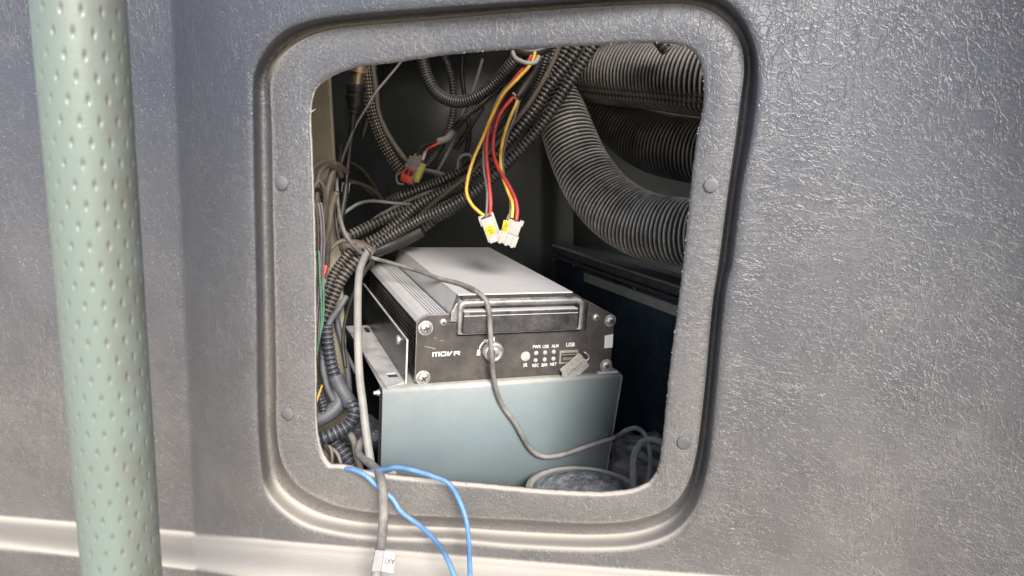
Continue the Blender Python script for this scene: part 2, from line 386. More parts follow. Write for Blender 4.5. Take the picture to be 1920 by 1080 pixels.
# ---------------------------------------------------------------- ground (outside the vehicle, below the frame)
g = mesh('ground', [(-300, -300, -1.25), (300, -300, -1.25), (300, 300, -1.25), (-300, 300, -1.25)], [(0, 1, 2, 3)], sand_mat())
tag(g, kind='structure')

# ---------------------------------------------------------------- moulded trim panel
OPEN = [(583,190),(590,168),(612,148),(660,128),(730,118),(850,101),(980,91),(1100,86),(1200,80),(1262,82),(1295,92),(1312,115),(1318,150),(1318,200),(1306,260),(1300,310),(1290,400),(1283,470),(1275,540),(1262,640),(1250,740),(1240,840),(1233,880),(1220,902),(1195,916),(1150,924),(1080,924),(960,915),(850,904),(740,893),(680,884),(643,873),(618,871),(607,858),(600,843),(593,810),(591,700),(590,500),(587,400),(584,300),(581,225)]
FLAN = [(508,155),(511,250),(513,400),(516,540),(519,700),(521,820),(532,870),(560,910),(600,934),(641,950),(723,962),(965,973),(1120,980),(1200,972),(1260,945),(1288,905),(1302,860),(1316,765),(1335,570),(1345,500),(1365,350),(1385,200),(1394,125),(1388,85),(1365,47),(1330,22),(1290,10),(1200,10),(1000,22),(800,40),(680,50),(620,58),(578,72),(540,98),(518,125)]
LIP = [(474,200),(475,144),(494,98),(533,58),(584,38),(660,27),(800,15),(1000,1),(1150,-9),(1290,-14),(1355,-2),(1395,38),(1418,100),(1420,160),(1410,250),(1391,350),(1372,500),(1362,540),(1342,740),(1326,880),(1302,955),(1265,998),(1200,1022),(1120,1028),(960,1022),(860,1013),(723,1008),(640,1000),(560,977),(502,925),(487,850),(480,540),(475,300)]
CEN = np.array([945., 510.])
def polar(poly, th):
    c = spline([(x, y, 0.) for x, y in poly+[poly[0], poly[1]]], 10)[:, :2]-CEN
    a = np.arctan2(c[:, 1], c[:, 0]); r = np.hypot(c[:, 0], c[:, 1]); o = np.argsort(a); a, r = a[o], r[o]
    a3 = np.concatenate([a-2*np.pi, a, a+2*np.pi]); r3 = np.tile(r, 3)
    return np.interp(th, a3, r3)
def rect_r(th, x0, x1, y0, y1):
    c, s = np.cos(th), np.sin(th); r = np.full(th.shape, 1e9)
    r = np.minimum(r, np.where(c > 1e-9, (x1-CEN[0])/np.maximum(c, 1e-9), 1e9)); r = np.minimum(r, np.where(c < -1e-9, (x0-CEN[0])/np.minimum(c, -1e-9), 1e9))
    r = np.minimum(r, np.where(s > 1e-9, (y1-CEN[1])/np.maximum(s, 1e-9), 1e9)); r = np.minimum(r, np.where(s < -1e-9, (y0-CEN[1])/np.minimum(s, -1e-9), 1e9))
    return r
def sm(x): x = np.clip(x, 0, 1); return x*x*(3-2*x)
def outer_depth(px, py):
    # broad step left of the frame and the dusty ledge along the bottom
    V = 322+.042*py
    t = (px-V)/120.
    tt = np.clip(t, 0, 1)
    d = .040*(1-tt)**2.3
    d = d + np.where(px < V, -.00002*(V-px), 0)*.6
    T = 966+.080*px; Wd = 52+.06*np.clip(px, 0, 900)
    u = np.clip((py-T)/Wd, 0, 1.0)
    uu = u + 0*u
    led = -(.032+.006*np.clip(px, 0, 900)/900)*(uu - .06*np.sin(2*np.pi*uu))
    led = led*sm((py-T+2)/24)
    d = d*(1-.5*sm((py-T)/70)) + led
    # slow swell of the sheet
    d = d + .0048*np.sin(px/270.+1.3)*np.cos(py/400.) - .022*np.clip((px-1560)/400, 0, 2)**2
    return d
NT = 1500
th0 = np.linspace(-np.pi, np.pi, 6001)[:-1]
rr_ = polar(OPEN, th0); xx, yy = rr_*np.cos(th0), rr_*np.sin(th0)
seg = np.hypot(np.diff(xx, append=xx[0]), np.diff(yy, append=yy[0])); cum = np.concatenate([[0], np.cumsum(seg)])
TH = np.interp(np.linspace(0, cum[-1], NT+1)[:-1], cum, np.append(th0, np.pi))
rO, rF, rL = polar(OPEN, TH), polar(FLAN, TH), polar(LIP, TH)
for i in range(NT):                      # hand-cut edge
    a = TH[i]; s = i*.09
    ragged = 1.0 if math.cos(a) > .2 else .55
    rO[i] += ragged*(1.7*noise.noise(Vector((s*.35, 3.3, 0)))+1.0*noise.noise(Vector((s*2.3, 7.7, 0)))+1.0*abs(noise.noise(Vector((s*6, 1.7, 0)))))
rR = rect_r(TH, -520, 2450, -420, 1520)
def at_r(r, d):
    px = CEN[0]+r*np.cos(TH); py = CEN[1]+r*np.sin(TH)
    if d is None: d = outer_depth(px, py)
    D = np.array(FW)[None]*FPX+np.array(RT)[None]*(px-960)[:, None]-np.array(UP)[None]*(py-540)[:, None]
    t = (d-CAM.y)/D[:, 1]
    return np.array(CAM)[None]+D*t[:, None]
rings, groove = [], []
# back of the flange, cut edge, flange face
e0 = at_r(rO, np.full(NT, .0135))
b1 = at_r(rO+14, np.full(NT, .0140)); b1[:, 1] += .004; rings.append(b1); groove.append(0)
bk = e0.copy(); bk[:, 1] += .0034; rings.append(bk); groove.append(0)
bk2 = e0.copy(); bk2[:, 1] += .0006; rings.append(bk2); groove.append(0)
CUTR = len(rings)
NFL = 22
for k in range(NFL+1):
    u = k/NFL; uu = u**1.3
    d = .0128 - .0010*np.sin(np.pi*uu)*1.2 + .0012*(1-min(1, uu*9))**2 + np.zeros(NT)
    rings.append(at_r(rO+(rF-rO)*uu*.985, d)); groove.append(.11+.10*u if u < .93 else .28)
dL = outer_depth(CEN[0]+rL*np.cos(TH), CEN[1]+rL*np.sin(TH))
prof = [(.02, .0124, .3), (.05, .0140, .4), (.09, .0170, .4), (.14, .0200, .3), (.22, .0222, .25), (.32, .0232, .28), (.42, .0234, .3), (.52, .0226, .25), (.61, .0204, .2), (.69, .0170, .1), (.77, .0125, .05), (.84, .0080, .0), (.90, .0045, 0), (.95, .0020, 0), (1.0, .0007, 0)]
sn = np.sin(TH)                     # +1 at the bottom of the frame
for s_, d_, g_ in prof:
    rings.append(at_r(rF+(rL-rF)*s_, dL*s_+d_)); groove.append(g_)
NOUT = 150
for k in range(1, NOUT+1):
    u = k/NOUT; w_ = u*.35+.65*u**2.0
    r = rL+(rR-rL)*w_
    px = CEN[0]+r*np.cos(TH); py = CEN[1]+r*np.sin(TH)
    d = outer_depth(px, py)+.0007*np.exp(-(r-rL)/9.)-.0016*np.exp(-((r-rL)/34.)**2)*(1-np.exp(-(r-rL)/9.))
    rings.append(at_r(r, d)); groove.append(0)
V = np.concatenate(rings); nr = len(rings)
i = np.arange(nr-1)[:, None]*NT; j = np.arange(NT)[None, :]; j2 = (j+1) % NT
F = np.stack([i+j, i+j2, i+NT+j2, i+NT+j], -1).reshape(-1, 4)
me = bpy.data.meshes.new('moulding'); me.from_pydata(V.tolist(), [], F.tolist()); me.update()
at = me.attributes.new('groove', 'FLOAT', 'POINT')
rng = np.random.RandomState(2)
gsh = (0.55+.45*(np.cos(TH) < -.3)+.1)
at.data.foreach_set('value', (np.repeat(np.array(groove), NT)*np.tile(gsh, nr)).astype(np.float32))
me.shade_smooth()
panel = empty('trim_panel', (0, 0, 0))
tag(panel, 'dusty grey leather-grained moulded panel with a rounded frame and a ragged cut opening', 'panel')
po = link('moulding', me, M['leather'], panel); me.materials.append(M['cut'])
mi = np.zeros(len(me.polygons), dtype=np.int32); mi[:CUTR*NT] = 1; me.polygons.foreach_set('material_index', mi)
# burrs of torn plastic round the cut
bv, bf = [], []
for q in range(80):
    i_ = random.randrange(NT)
    if math.cos(TH[i_]) < -.2 and random.random() < .6: continue
    p = Vector(e0[i_]); r_ = random.uniform(.0002, .0007); n0 = len(bv)
    for c in ((-1, 0, 0), (1, 0, .3), (0, .5, -1), (0, -1, .6), (.3, .3, 1)):
        bv.append(p+Vector(c)*r_*random.uniform(.6, 1.5)+Vector((0, -.0003, 0)))
    bf += [(n0, n0+1, n0+3), (n0, n0+3, n0+4), (n0+1, n0+4, n0+3), (n0, n0+2, n0+1), (n0+1, n0+2, n0+4), (n0, n0+4, n0+2)]
tag(mesh('plastic_burr', bv, bf, M['cut'], panel), kind='stuff')
fl = mesh('plastic_sliver', [P(583, 208, .0125), P(594, 203, .0118), P(583, 212, .0125), P(583, 210, .0135)], [(0, 1, 2), (0, 3, 1), (1, 3, 2), (0, 2, 3)], M['cut'], panel)
for (px, py, rp) in ((530, 343, 13), (1334, 347, 13.5), (540, 775, 12.5), (1283, 829, 13)):
    c = P(px, py, .0118); k = (c-CAM).dot(FW)/FPX
    lathe('rivet', [(rp*k*1.0, -.001), (rp*k*1.0, .0013), (rp*k*.95, .0018), (rp*k*.86, .0020), (rp*k*.4, .0021), (.0001, .0021)], M['rivet'], panel, 28, c, (0, -1, .03))

# ---------------------------------------------------------------- grab rail in front, with diamond dimples
pa = CAM+ray(143, -60)*.258/ray(143, -60).dot(FW); pb = CAM+ray(235, 1140)*.318/ray(235, 1140).dot(FW)
ax = (pb-pa).normalized(); pL = (pb-pa).length
tocam = (CAM-(pa+pb)/2); e1 = (tocam-ax*tocam.dot(ax)).normalized(); e2 = ax.cross(e1)
nC, nS = 255, 1000; PR = .0150
thp = np.linspace(0, 2*np.pi, nC, endpoint=False); sp = np.linspace(-.36, pL+.20, nS)
TT, SS = np.meshgrid(thp, sp)
ncol = 15; pit = .0146
u = TT/(2*np.pi)*ncol; v = SS/pit
def dim(u, v):
    du = np.abs(u-np.round(u)); dv = np.abs(v-np.round(v)); return np.clip(1-(du/.155+dv/.17), 0, 1)
D = np.maximum(dim(u+.1+SS*0, v), dim(u+.6, v+.5))
D = np.minimum(D*1.3, 1)
Rr = PR-.0007*D
e1n, e2n, an, p0 = map(np.array, (e1, e2, ax, pa))
Vp = (SS[..., None]*an+Rr[..., None]*(np.cos(TT)[..., None]*e1n+np.sin(TT)[..., None]*e2n)).reshape(-1, 3)
i = np.arange(nS-1)[:, None]*nC; j = np.arange(nC)[None, :]; j2 = (j+1) % nC
Fp = np.stack([i+j, i+j2, i+nC+j2, i+nC+j], -1).reshape(-1, 4).tolist()
me = bpy.data.meshes.new('grab_rail'); me.from_pydata(Vp.tolist(), [], Fp); me.update(); me.shade_smooth()
a_ = me.attributes.new('dimple', 'FLOAT', 'POINT'); a_.data.foreach_set('value', D.reshape(-1).astype(np.float32))
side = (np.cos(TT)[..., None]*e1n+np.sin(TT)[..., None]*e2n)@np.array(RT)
a_ = me.attributes.new('grime_shade', 'FLOAT', 'POINT'); a_.data.foreach_set('value', np.clip((side-.42)/.45, 0, 1).reshape(-1).astype(np.float32))  # brown soiling on the right flank, widened to paint in its shade
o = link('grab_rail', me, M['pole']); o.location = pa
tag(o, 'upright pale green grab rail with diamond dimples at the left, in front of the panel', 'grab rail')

# ---------------------------------------------------------------- inner cavity and body metal
def inward_box(name, x0, x1, y0, y1, z0, z1, m):
    vs = [(x0, y0, z0), (x1, y0, z0), (x1, y0, z1), (x0, y0, z1), (x0, y1, z0), (x1, y1, z0), (x1, y1, z1), (x0, y1, z1)]
    o = mesh(name, vs, [(4, 5, 6, 7), (0, 1, 5, 4), (3, 2, 6, 7), (0, 3, 7, 4), (1, 2, 6, 5)], m); return tag(o, kind='structure')
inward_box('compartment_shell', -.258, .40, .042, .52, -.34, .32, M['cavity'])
# cream pillar at the left
cx = P(628, 300, .17)
pts = [P(628.5, 100, .17), P(629, 600, .17)]
o = bm_obj('body_pillar', box_bm(cx.x-.12, cx.x, .168, .173, -.33, .31, .002, 3), M['cream'])
tag(o, 'cream painted body pillar behind the cables at the left edge of the opening', 'pillar')
# moulded dark inner wall, slightly bulged, with a step to the right
vs, fs = [], []
nx, nz = 40, 30
for a in range(nz+1):
    for b_ in range(nx+1):
        px = 560+(1075-560)*b_/nx; py = 60+(700-60)*a/nz
        d = .43-.05*math.exp(-((px-800)/120)**2-((py-230)/150)**2)-.02*sm(np.array((px-1030)/8.)).item()+.02*sm(np.array((650-px)/60)).item()
        vs.append(P(px, py, d))
for a in range(nz):
    for b_ in range(nx):
        q = a*(nx+1)+b_; fs.append((q, q+1, q+nx+2, q+nx+1))
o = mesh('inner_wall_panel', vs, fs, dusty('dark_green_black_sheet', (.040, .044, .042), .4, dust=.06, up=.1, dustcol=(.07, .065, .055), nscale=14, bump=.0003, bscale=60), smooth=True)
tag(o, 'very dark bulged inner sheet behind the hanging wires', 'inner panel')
# navy cabinet with rail, on the right
cab = empty('navy_cabinet', P(1180, 560, .28)); co = Vector(cab.location)
A = P(1040, 478, .40); B_ = P(1310, 572, .19); dirn = Vector((B_.x-A.x, B_.y-A.y, 0)).normalized()
nrm = Vector((dirn.y, -dirn.x, 0));  nrm = nrm if nrm.dot(CAM-A) > 0 else -nrm
Lc = (B_-A).to_2d().length+.10
def sheet(name, s0, s1, zt0, zt1, h, off, thick, m, z_abs=True, seg=2):
    vs = []
    for s_, zt in ((s0, zt0), (s1, zt1)):
        base = A+dirn*s_
        for (o_, z_) in ((off, zt), (off, zt-h), (off-thick, zt-h), (off-thick, zt)):
            q = base+nrm*o_; vs.append(Vector((q.x, q.y, z_))-co)
    bm = bmesh.new(); vv = [bm.verts.new(q) for q in vs]
    for f in ((0, 1, 2, 3), (7, 6, 5, 4), (0, 4, 5, 1), (1, 5, 6, 2), (2, 6, 7, 3), (3, 7, 4, 0)): bm.faces.new([vv[q] for q in f])
    bmesh.ops.recalc_face_normals(bm, faces=bm.faces); bevel(bm, min(thick, h)*.18, 2)
    return bm_obj(name, bm, m, cab)
zA = A.z; zB = B_.z; sl_ = (zB-zA)/(B_-A).to_2d().length
sheet('cabinet_side', 0, Lc, zA+.01, zA+.01+sl_*Lc, .45, 0, .05, M['navy'])
sheet('top_rail', .012, Lc, zA+.013+.012*sl_, zA+.013+sl_*Lc, .008, .010, .03, M['rail'])
sheet('rail_lip', .012, Lc, zA+.0045+.012*sl_, zA+.0045+sl_*Lc, .0035, .013, .02, M['rail'])
sheet('rail_edge', .012, Lc, zA+.0155+.012*sl_, zA+.0155+sl_*Lc, .0022, .0105, .004, M['tube_grey'])
s0 = .075
sheet('paint_strip', s0, Lc, zA-.0075+sl_*s0, zA-.0065+sl_*Lc, .0105, .003, .004, M['strip'])
for q in range(26):
    s_ = random.uniform(0, Lc-.06); c = A+dirn*s_+nrm*.0115; c.z = zA+.001+sl_*s_+random.uniform(-.003, .004)
    if q < 9:
        bm = bmesh.new(); bmesh.ops.create_icosphere(bm, subdivisions=1, radius=random.uniform(.0008, .0018))
        for v_ in bm.verts: v_.co *= random.uniform(.6, 1.3); v_.co += c-co
        bm_obj('sealant_blob', bm, M['tube_grey'], cab, True)
tag(cab, 'dark navy metal cabinet side with a rough sealed top rail below the ducts', 'cabinet')

# ---------------------------------------------------------------- ribbed air ducts
def hose(pts, widths, m, label, pitch, seam=None, depth=.12):
    o = tube_mesh('air_duct', pts, 100, m, None, 56, pitch, depth, 8, seam=seam, widths=widths, crest_pow=.7)
    return tag(o, label, 'air duct')
hose([(985,108,.36),(1060,128,.33),(1150,134,.29),(1240,140,.25),(1330,146,.215),(1430,150,.19)], [92,104,124,130,140,146], M['hose_dark'], 'topmost thick black ribbed duct running level into the upper right corner', .0046, 1.3, .15)
hose([(1075,130,.38),(1110,185,.365),(1150,225,.35),(1215,262,.325),(1290,280,.295),(1400,292,.26)], [50,66,84,112,122,130], M['hose_dark'], 'middle black ribbed duct squeezed between the level duct above and the bent duct below', .0046, 4.2, .15)
hd = hose([(1015,90,.31),(1038,160,.295),(1062,240,.275),(1095,320,.255),(1140,380,.235),(1205,421,.21),(1285,436,.185),(1400,440,.16)], [70,84,98,108,118,126,130,134], M['hose'], 'large dusty ribbed duct bending from top centre down to the right edge', .0044, 4.35, .15)

# ---------------------------------------------------------------- split conduits of the loom
CG = 'split corrugated conduits of the wiring loom'
def conduit(pts, width, label, m='conduit', pitch=None, n=18, depth=.26, seam=2.2, wob=0.0006):
    xyz = pix_path(pts); mid = Vector(xyz[len(xyz)//2]); k = (mid-CAM).dot(FW)/FPX
    p = pitch or max(.0019, width*k*.37)
    o = tube_mesh('conduit', pts, width, M[m], None, n, p, depth, 6, seam=seam, wob=wob)
    return tag(o, label, 'conduit', CG)
conduit([(1125,70,.22),(1108,92,.22),(1077,140,.22),(1027,219,.22),(993,262,.222),(952,303,.225),(893,356,.23),(832,392,.235),(788,411,.24),(741,437,.24),(699,466,.235),(664,500,.225)], 21, 'outermost right conduit of the loom, sweeping from top centre down behind the recorder')
conduit([(1092,70,.235),(1080,97,.235),(1038,152,.235),(999,210,.235),(965,252,.235),(920,300,.24),(874,338,.245),(824,362,.25),(782,386,.25),(749,414,.25),(716,441,.245),(680,460,.235),(655,486,.225),(632,520,.215)], 21, 'second conduit of the loom from the right, crossing behind the white plugs')
conduit([(1070,70,.245),(1058,100,.245),(1024,150,.25),(985,213,.25),(957,252,.25),(925,284,.25),(880,312,.255),(838,334,.255),(796,352,.26),(754,366,.26),(730,378,.265)], 20, 'conduit inside the loom that reaches the red and yellow plug')
conduit([(1040,74,.25),(1027,102,.25),(1010,150,.255),(984,203,.26),(955,245,.26),(925,270,.26)], 15, 'thin conduit on the left flank of the loom near its top')
conduit([(1000,240,.27),(960,300,.27),(910,345,.272),(843,397,.27),(812,412,.27)], 19, 'lowest conduit of the loom above the black taped joint')
conduit([(812,412,.268),(791,426,.265),(754,447,.26),(716,468,.25),(686,486,.24)], 22, 'short black conduit entering the black taped joint')
conduit([(905,345,.262),(850,372,.262),(800,396,.262),(765,420,.26),(735,440,.255),(700,452,.245)], 15, 'thin brownish conduit in the middle of the loom under the arched wire')
conduit([(790,388,.262),(766,393,.255),(732,405,.245),(685,427,.23),(652,444,.215),(624,463,.205),(610,484,.19),(606,510,.18)], 21, 'dusty brown conduit branching off to the upper left of the loom')
tape = tube_mesh('taped_joint', [(700,470,.238),(735,458,.246),(770,442,.252),(790,430,.256)], 27, M['tube_black'], None, 18)
tag(tape, 'glossy black tape joint wrapped round the loom above the recorder', 'tape joint')
tag(tube_mesh('tape_wrap', [(612,498,.176),(624,474,.185),(650,462,.20),(672,462,.205),(700,478,.21)], 24, M['tube_brown'], None, 16, wob=.0012), 'crumpled brown tape bundle where the loom splits at the left', 'tape')
# left hand bunch going down
conduit([(660,470,.17),(641,492,.165),(624,518,.155),(613,546,.145),(600,572,.14)], 20, 'ribbed conduit dropping at the far left beside the red plug')
conduit([(690,470,.18),(666,492,.17),(641,522,.16),(624,558,.15),(610,592,.14),(598,618,.135)], 23, 'strongly ribbed black conduit dropping left of the recorder')
conduit([(613,610,.125),(616,646,.12),(621,680,.118),(631,712,.117)], 25, 'slate conduit standing above the smooth Y joint at lower left', 'conduit_blue')
conduit([(592,722,.10),(599,742,.10),(606,765,.10),(604,785,.10)], 17, 'short upright conduit at the left cut edge, lower half', 'conduit_blue')
conduit([(656,752,.112),(664,772,.105),(655,795,.097),(636,808,.09),(612,819,.083),(580,830,.08)], 26, 'ribbed slate conduit curling left in front of the lower conduits', 'conduit_blue', seam=None)
conduit([(622,818,.12),(632,833,.118),(648,855,.115),(664,878,.11),(678,902,.105)], 30, 'black conduit running down to the lower left sill', 'conduit_blue', seam=None)
yj = empty('cable_joint', P(640, 735, .115)); 
tube_mesh('sleeve', [(629,705,.1165),(640,730,.116),(650,745,.114),(658,760,.111)], 27, M['tube_slate'], yj, 18, wob=.0005)
tube_mesh('sleeve', [(638,728,.118),(634,757,.113),(617,775,.105),(590,790,.095),(572,797,.09)], 29, M['tube_slate'], yj, 18, wob=.0005)
tag(yj, 'smooth slate taped Y joint between the lower left conduits', 'joint')
def cable(pts, width, m, label, cat='cable', name='cable', group=None, n=12, wob=.0, **kw):
    o = tube_mesh(name, pts, width, M[m], None, n, wob=wob, **kw); return tag(o, label, cat, group)
cable([(650,556,.16),(636,578,.15),(617,607,.135),(607,648,.125),(606,692,.115),(615,730,.11),(626,752,.11)], 12, 'tube_slate', 'smooth grey tube bowing along the left edge beside the slate conduit')
cable([(630,585,.17),(634,612,.165),(645,660,.16),(652,700,.155),(656,760,.15)], 12, 'tube_slate', 'dark smooth tube hanging behind the slate conduit')
cable([(625,570,.18),(640,640,.18),(668,700,.18)], 8, 'tube_grey', 'thin grey cable slanting behind the upright beige cable')
cable([(640,818,.11),(654,812,.105),(664,828,.10),(668,850,.095),(675,878,.09),(684,905,.085)], 13, 'grey_cable', 'short grey cable hooking over beside the thick sill cable')
cable([(616,835,.09),(621,842,.088),(623,872,.085),(625,900,.08)], 6, 'grey_cable', 'thin pale wire upright in the lower left corner')
cable([(618,838,.095),(632,850,.092),(642,878,.088),(648,900,.085)], 7, 'grey_cable', 'thin grey wire slanting in the lower left corner')
cable([(585,835,.10),(600,845,.10),(615,870,.095),(628,900,.09)], 22, 'tube_brown', 'dusty brown tube end tucked in the lower left corner')
# loose wires at upper left, over the pillar
cable([(578,330,.10),(592,312,.11),(610,303,.12),(632,309,.135),(650,322,.16)], 12, 'tube_brown', 'brown cable arching highest across the cream pillar')
cable([(596,420,.09),(594,360,.09),(599,325,.10),(612,311,.11),(630,315,.13),(640,330,.15)], 11, 'tube_brown', 'second brown cable arching just under the first across the pillar')
cable([(628,305,.13),(620,335,.125),(613,365,.12),(611,400,.12),(614,450,.125),(612,500,.13)], 13, 'tube_brown', 'broad brown cable hanging straight down in front of the pillar')
cable([(578,345,.085),(596,358,.09),(606,374,.10),(603,392,.10),(590,402,.095)], 9, 'tube_black', 'dark loop poking out at the left cut edge halfway up')
cable([(632,360,.12),(622,386,.12),(618,420,.12),(606,462,.12),(592,500,.11)], 11, 'tube_brown', 'brown cable passing to the left behind the long thin grey cable')
for q, (dx, mm, lb) in enumerate(((0, 'purple_wire', 'thin purple wire running down the left cut edge'), (5, 'tube_grey', 'thin grey wire running down the left cut edge'), (-6, 'tube_brown', 'thin brown wire hugging the left cut edge'))):
    cable([(597+dx,380,.07),(601+dx,410,.07),(603+dx,450,.07),(601+dx,500,.07),(598+dx,545,.068),(594+dx,600,.066),(590+dx,660,.064)], 4, mm, lb, 'wire', 'wire')
cable([(598,470,.065),(600,530,.065),(603,575,.065),(602,612,.065),(596,650,.064),(590,690,.063)], 3.6, 'green_wire', 'thin green wire nearest the left edge below the red plug', 'wire', 'wire')
cable([(606,500,.07),(607,560,.07),(606,600,.07),(598,640,.068)], 3.2, 'green_wire', 'second thin green wire just right of the first', 'wire', 'wire')
cable([(590,765,.07),(597,742,.072),(604,722,.08)], 4, 'yellow_wire', 'tiny yellow wire at the left edge beside the short upright conduit', 'wire', 'wire')
cable([(642,300,.20),(657,305,.23),(679,318,.26),(699,344,.29),(722,380,.31)], 6, 'tube_brown', 'highest of the thin arcs springing right from the black cable')
cable([(648,335,.22),(666,340,.24),(682,352,.27),(700,366,.29)], 5, 'tube_brown', 'short middle arc springing right from the black cable')
cable([(640,352,.20),(657,342,.215),(682,347,.24),(706,362,.27),(724,384,.29)], 7, 'tube_brown', 'third arc leaving the black cable at its white band')
cable([(636,408,.18),(650,396,.19),(672,382,.21),(699,377,.235),(732,380,.25),(775,384,.255)], 6, 'grey_cable', 'pale thin cable arching right above the brown conduit')
cable([(700,412,.24),(720,400,.25),(749,384,.255),(796,364,.255),(838,350,.255),(880,326,.255),(905,306,.255)], 8, 'tube_grey', 'smooth grey cable lying along the top of the loom')
cable([(790,319,.30),(812,323,.29),(840,331,.28)], 10, 'tube_grey', 'short grey tube behind the red and yellow plug')
cable([(575,368,.07),(588,352,.075),(598,340,.08),(607,352,.085),(609,380,.09),(604,430,.09),(600,480,.09)], 8, 'tube_brown', 'brown wire looping out of the left edge and down past the red plug')
cable([(640,270,.17),(634,320,.16),(628,380,.155),(632,430,.15),(640,470,.15)], 7, 'tube_black', 'thin black wire hanging between the pillar and the black connector cable', 'wire', 'wire')
cable([(708,90,.34),(700,150,.34),(690,220,.34),(668,300,.34),(655,380,.34)], 7, 'tube_brown', 'thin brown wire hanging far back at the upper left', 'wire', 'wire')
cable([(870,70,.36),(866,130,.36),(872,190,.36),(880,250,.36),(872,300,.36)], 9, 'tube_black', 'black cable hanging far back behind the U-shaped conduit')
cable([(905,110,.31),(890,160,.31),(868,210,.31),(850,262,.31),(832,300,.31),(815,330,.31)], 6, 'tube_grey', 'thin grey wire running down behind the yellow and red plug wires', 'wire', 'wire')
cable([(1015,86,.23),(1000,130,.235),(972,190,.24),(935,240,.245),(900,280,.245),(868,306,.245)], 8, 'tube_black', 'smooth black cable along the upper edge of the loom')
cable([(1050,84,.225),(1030,130,.225),(995,190,.225),(960,235,.225),(925,276,.23),(880,326,.235),(835,362,.24),(790,400,.245)], 9, 'tube_brown', 'smooth brown cable laid along the front of the loom')
cable([(700,492,.17),(690,500,.15),(668,540,.13),(650,590,.125),(643,640,.12),(648,690,.115)], 7, 'tube_black', 'thin black cable dropping behind the straight beige cable')
cable([(668,455,.16),(640,452,.15),(618,470,.14),(606,500,.13),(604,540,.12)], 8, 'tube_brown', 'dusty cable bending down at the left where the loom is taped')
# upper left
conduit([(792,80,.285),(793,111,.28),(804,149,.275),(827,180,.27),(860,192,.265),(899,178,.26),(935,148,.255),(960,120,.25),(988,92,.245)], 24, 'thick brownish conduit hanging in a U at the top', pitch=.0030, depth=.16)
conduit([(820,84,.33),(834,108,.33),(846,144,.33),(851,190,.33),(844,236,.33),(827,274,.33),(802,310,.33)], 14, 'thin conduit hanging behind the U-shaped one')
conduit([(945,152,.30),(907,191,.30),(874,217,.30),(852,242,.298)], 14, 'thin conduit leading down to the red and yellow plug')
cable([(850,244,.297),(838,260,.295),(820,266,.292)], 14, 'tube_grey', 'grey shrink sleeve at the end of the thin plug conduit', 'sleeve', 'heat_shrink_sleeve')
conduit([(905,200,.33),(880,240,.33),(855,280,.33)], 12, 'dark conduit lost in shade behind the plug wires')
conduit([(1225,60,.19),(1240,80,.19),(1252,96,.19)], 26, 'stubby black ribbed nozzle over the topmost duct')
bs = tube_mesh('braided_sleeve', [(683,112,.25),(687,150,.25),(692,190,.25),(702,230,.252),(722,276,.256),(750,318,.26),(778,345,.265)], 22, M['braid'], None, 32, step=.001)
nv = len(bs.data.vertices); cnt = nv//32
wv = np.stack([np.repeat(np.arange(cnt), 32)*.9, np.tile(np.arange(32)/32*2*np.pi*6, cnt), np.zeros(nv)], 1)
a_ = bs.data.attributes.new('weave', 'FLOAT_VECTOR', 'POINT'); a_.data.foreach_set('vector', wv.reshape(-1).astype(np.float32))
tag(bs, 'braided black sleeve flecked with tan behind the metal cable connector', 'sleeve')
cable([(697,112,.27),(705,170,.27),(709,210,.27),(727,252,.27),(760,300,.27),(790,335,.27)], 11, 'tube_brown', 'dark smooth tube running beside the braided sleeve')
# hook clip on the loom
cl = tube_mesh('cable_clip', [(858,318,.235),(860,298,.235),(868,291,.235),(882,291,.235),(885,302,.235),(878,318,.237)], 6, M['tube_grey'], None, 8)
tag(cl, 'small grey square clip standing on the loom', 'clip')

# ---------------------------------------------------------------- screw connector with black cable
ca = empty('screw_connector', P(671, 140, .20)); o0 = Vector(ca.location); k0 = (o0-CAM).dot(FW)/FPX
q1 = P(672, 118, .20); q2 = P(662, 208, .20); axv = (q2-q1).normalized()
def cyl(name, px, py, prof, m, parent, base):
    return lathe(name, [(r*k0, h*k0) for r, h in prof], m, parent, 28, P(px, py, .20)-base, axv)
kn = cyl('knurled_collar', 672.5, 122, [(15,0),(17,1.5),(17,12),(15.5,14)], M['brass'], ca, o0)
cyl('barrel', 671.5, 135, [(11.5,0),(11.5,20),(10.5,24)], M['brass'], ca, o0)
cyl('rubber_body', 669, 157, [(13,0),(18,3),(18,14),(16,16),(16,20),(17.5,22),(16,34),(13,38),(13,42)], M['tube_black'], ca, o0)
cyl('cable_gland', 664, 199, [(10,0),(12,3),(9,7),(11,10),(8,15)], M['tube_black'], ca, o0)
tube_mesh('lead', [(663,212,.20),(659,250,.195),(654,290,.19),(650,330,.185),(647,365,.18),(641,400,.175),(635,440,.17)], 12, M['tube_black'], ca, 14)
b_o = P(648.5, 342, .184)-o0
lathe('cable_band', [(7.6*k0, 0), (8*k0, 1*k0), (8*k0, 18*k0), (7.6*k0, 19*k0)], M['label_white'], ca, 24, b_o, axv)
for q in range(28):       # knurl ridges
    a = 2*math.pi*q/28; qq = axv.to_track_quat('Z', 'Y'); r_ = 17.1*k0
    c = P(672.5, 122, .20)-o0+qq@Vector((r_*math.cos(a), r_*math.sin(a), 7*k0))
    bm = bmesh.new(); bmesh.ops.create_cube(bm, size=1)
    for v_ in bm.verts: v_.co = qq@(Matrix.Rotation(a, 3, 'Z')@Vector((v_.co.x*1.2*k0, v_.co.y*1.6*k0, v_.co.z*10*k0)))+c
    if q < 1: kb = bm
    else:
        tmp = bpy.data.meshes.new('t'); bm.to_mesh(tmp); kb.from_mesh(tmp); bm.free(); bpy.data.meshes.remove(tmp)
bm_obj('knurl', kb, M['brass'], kn)
tag(ca, 'brass collared screw connector with a black cable and white band at upper left', 'connector')

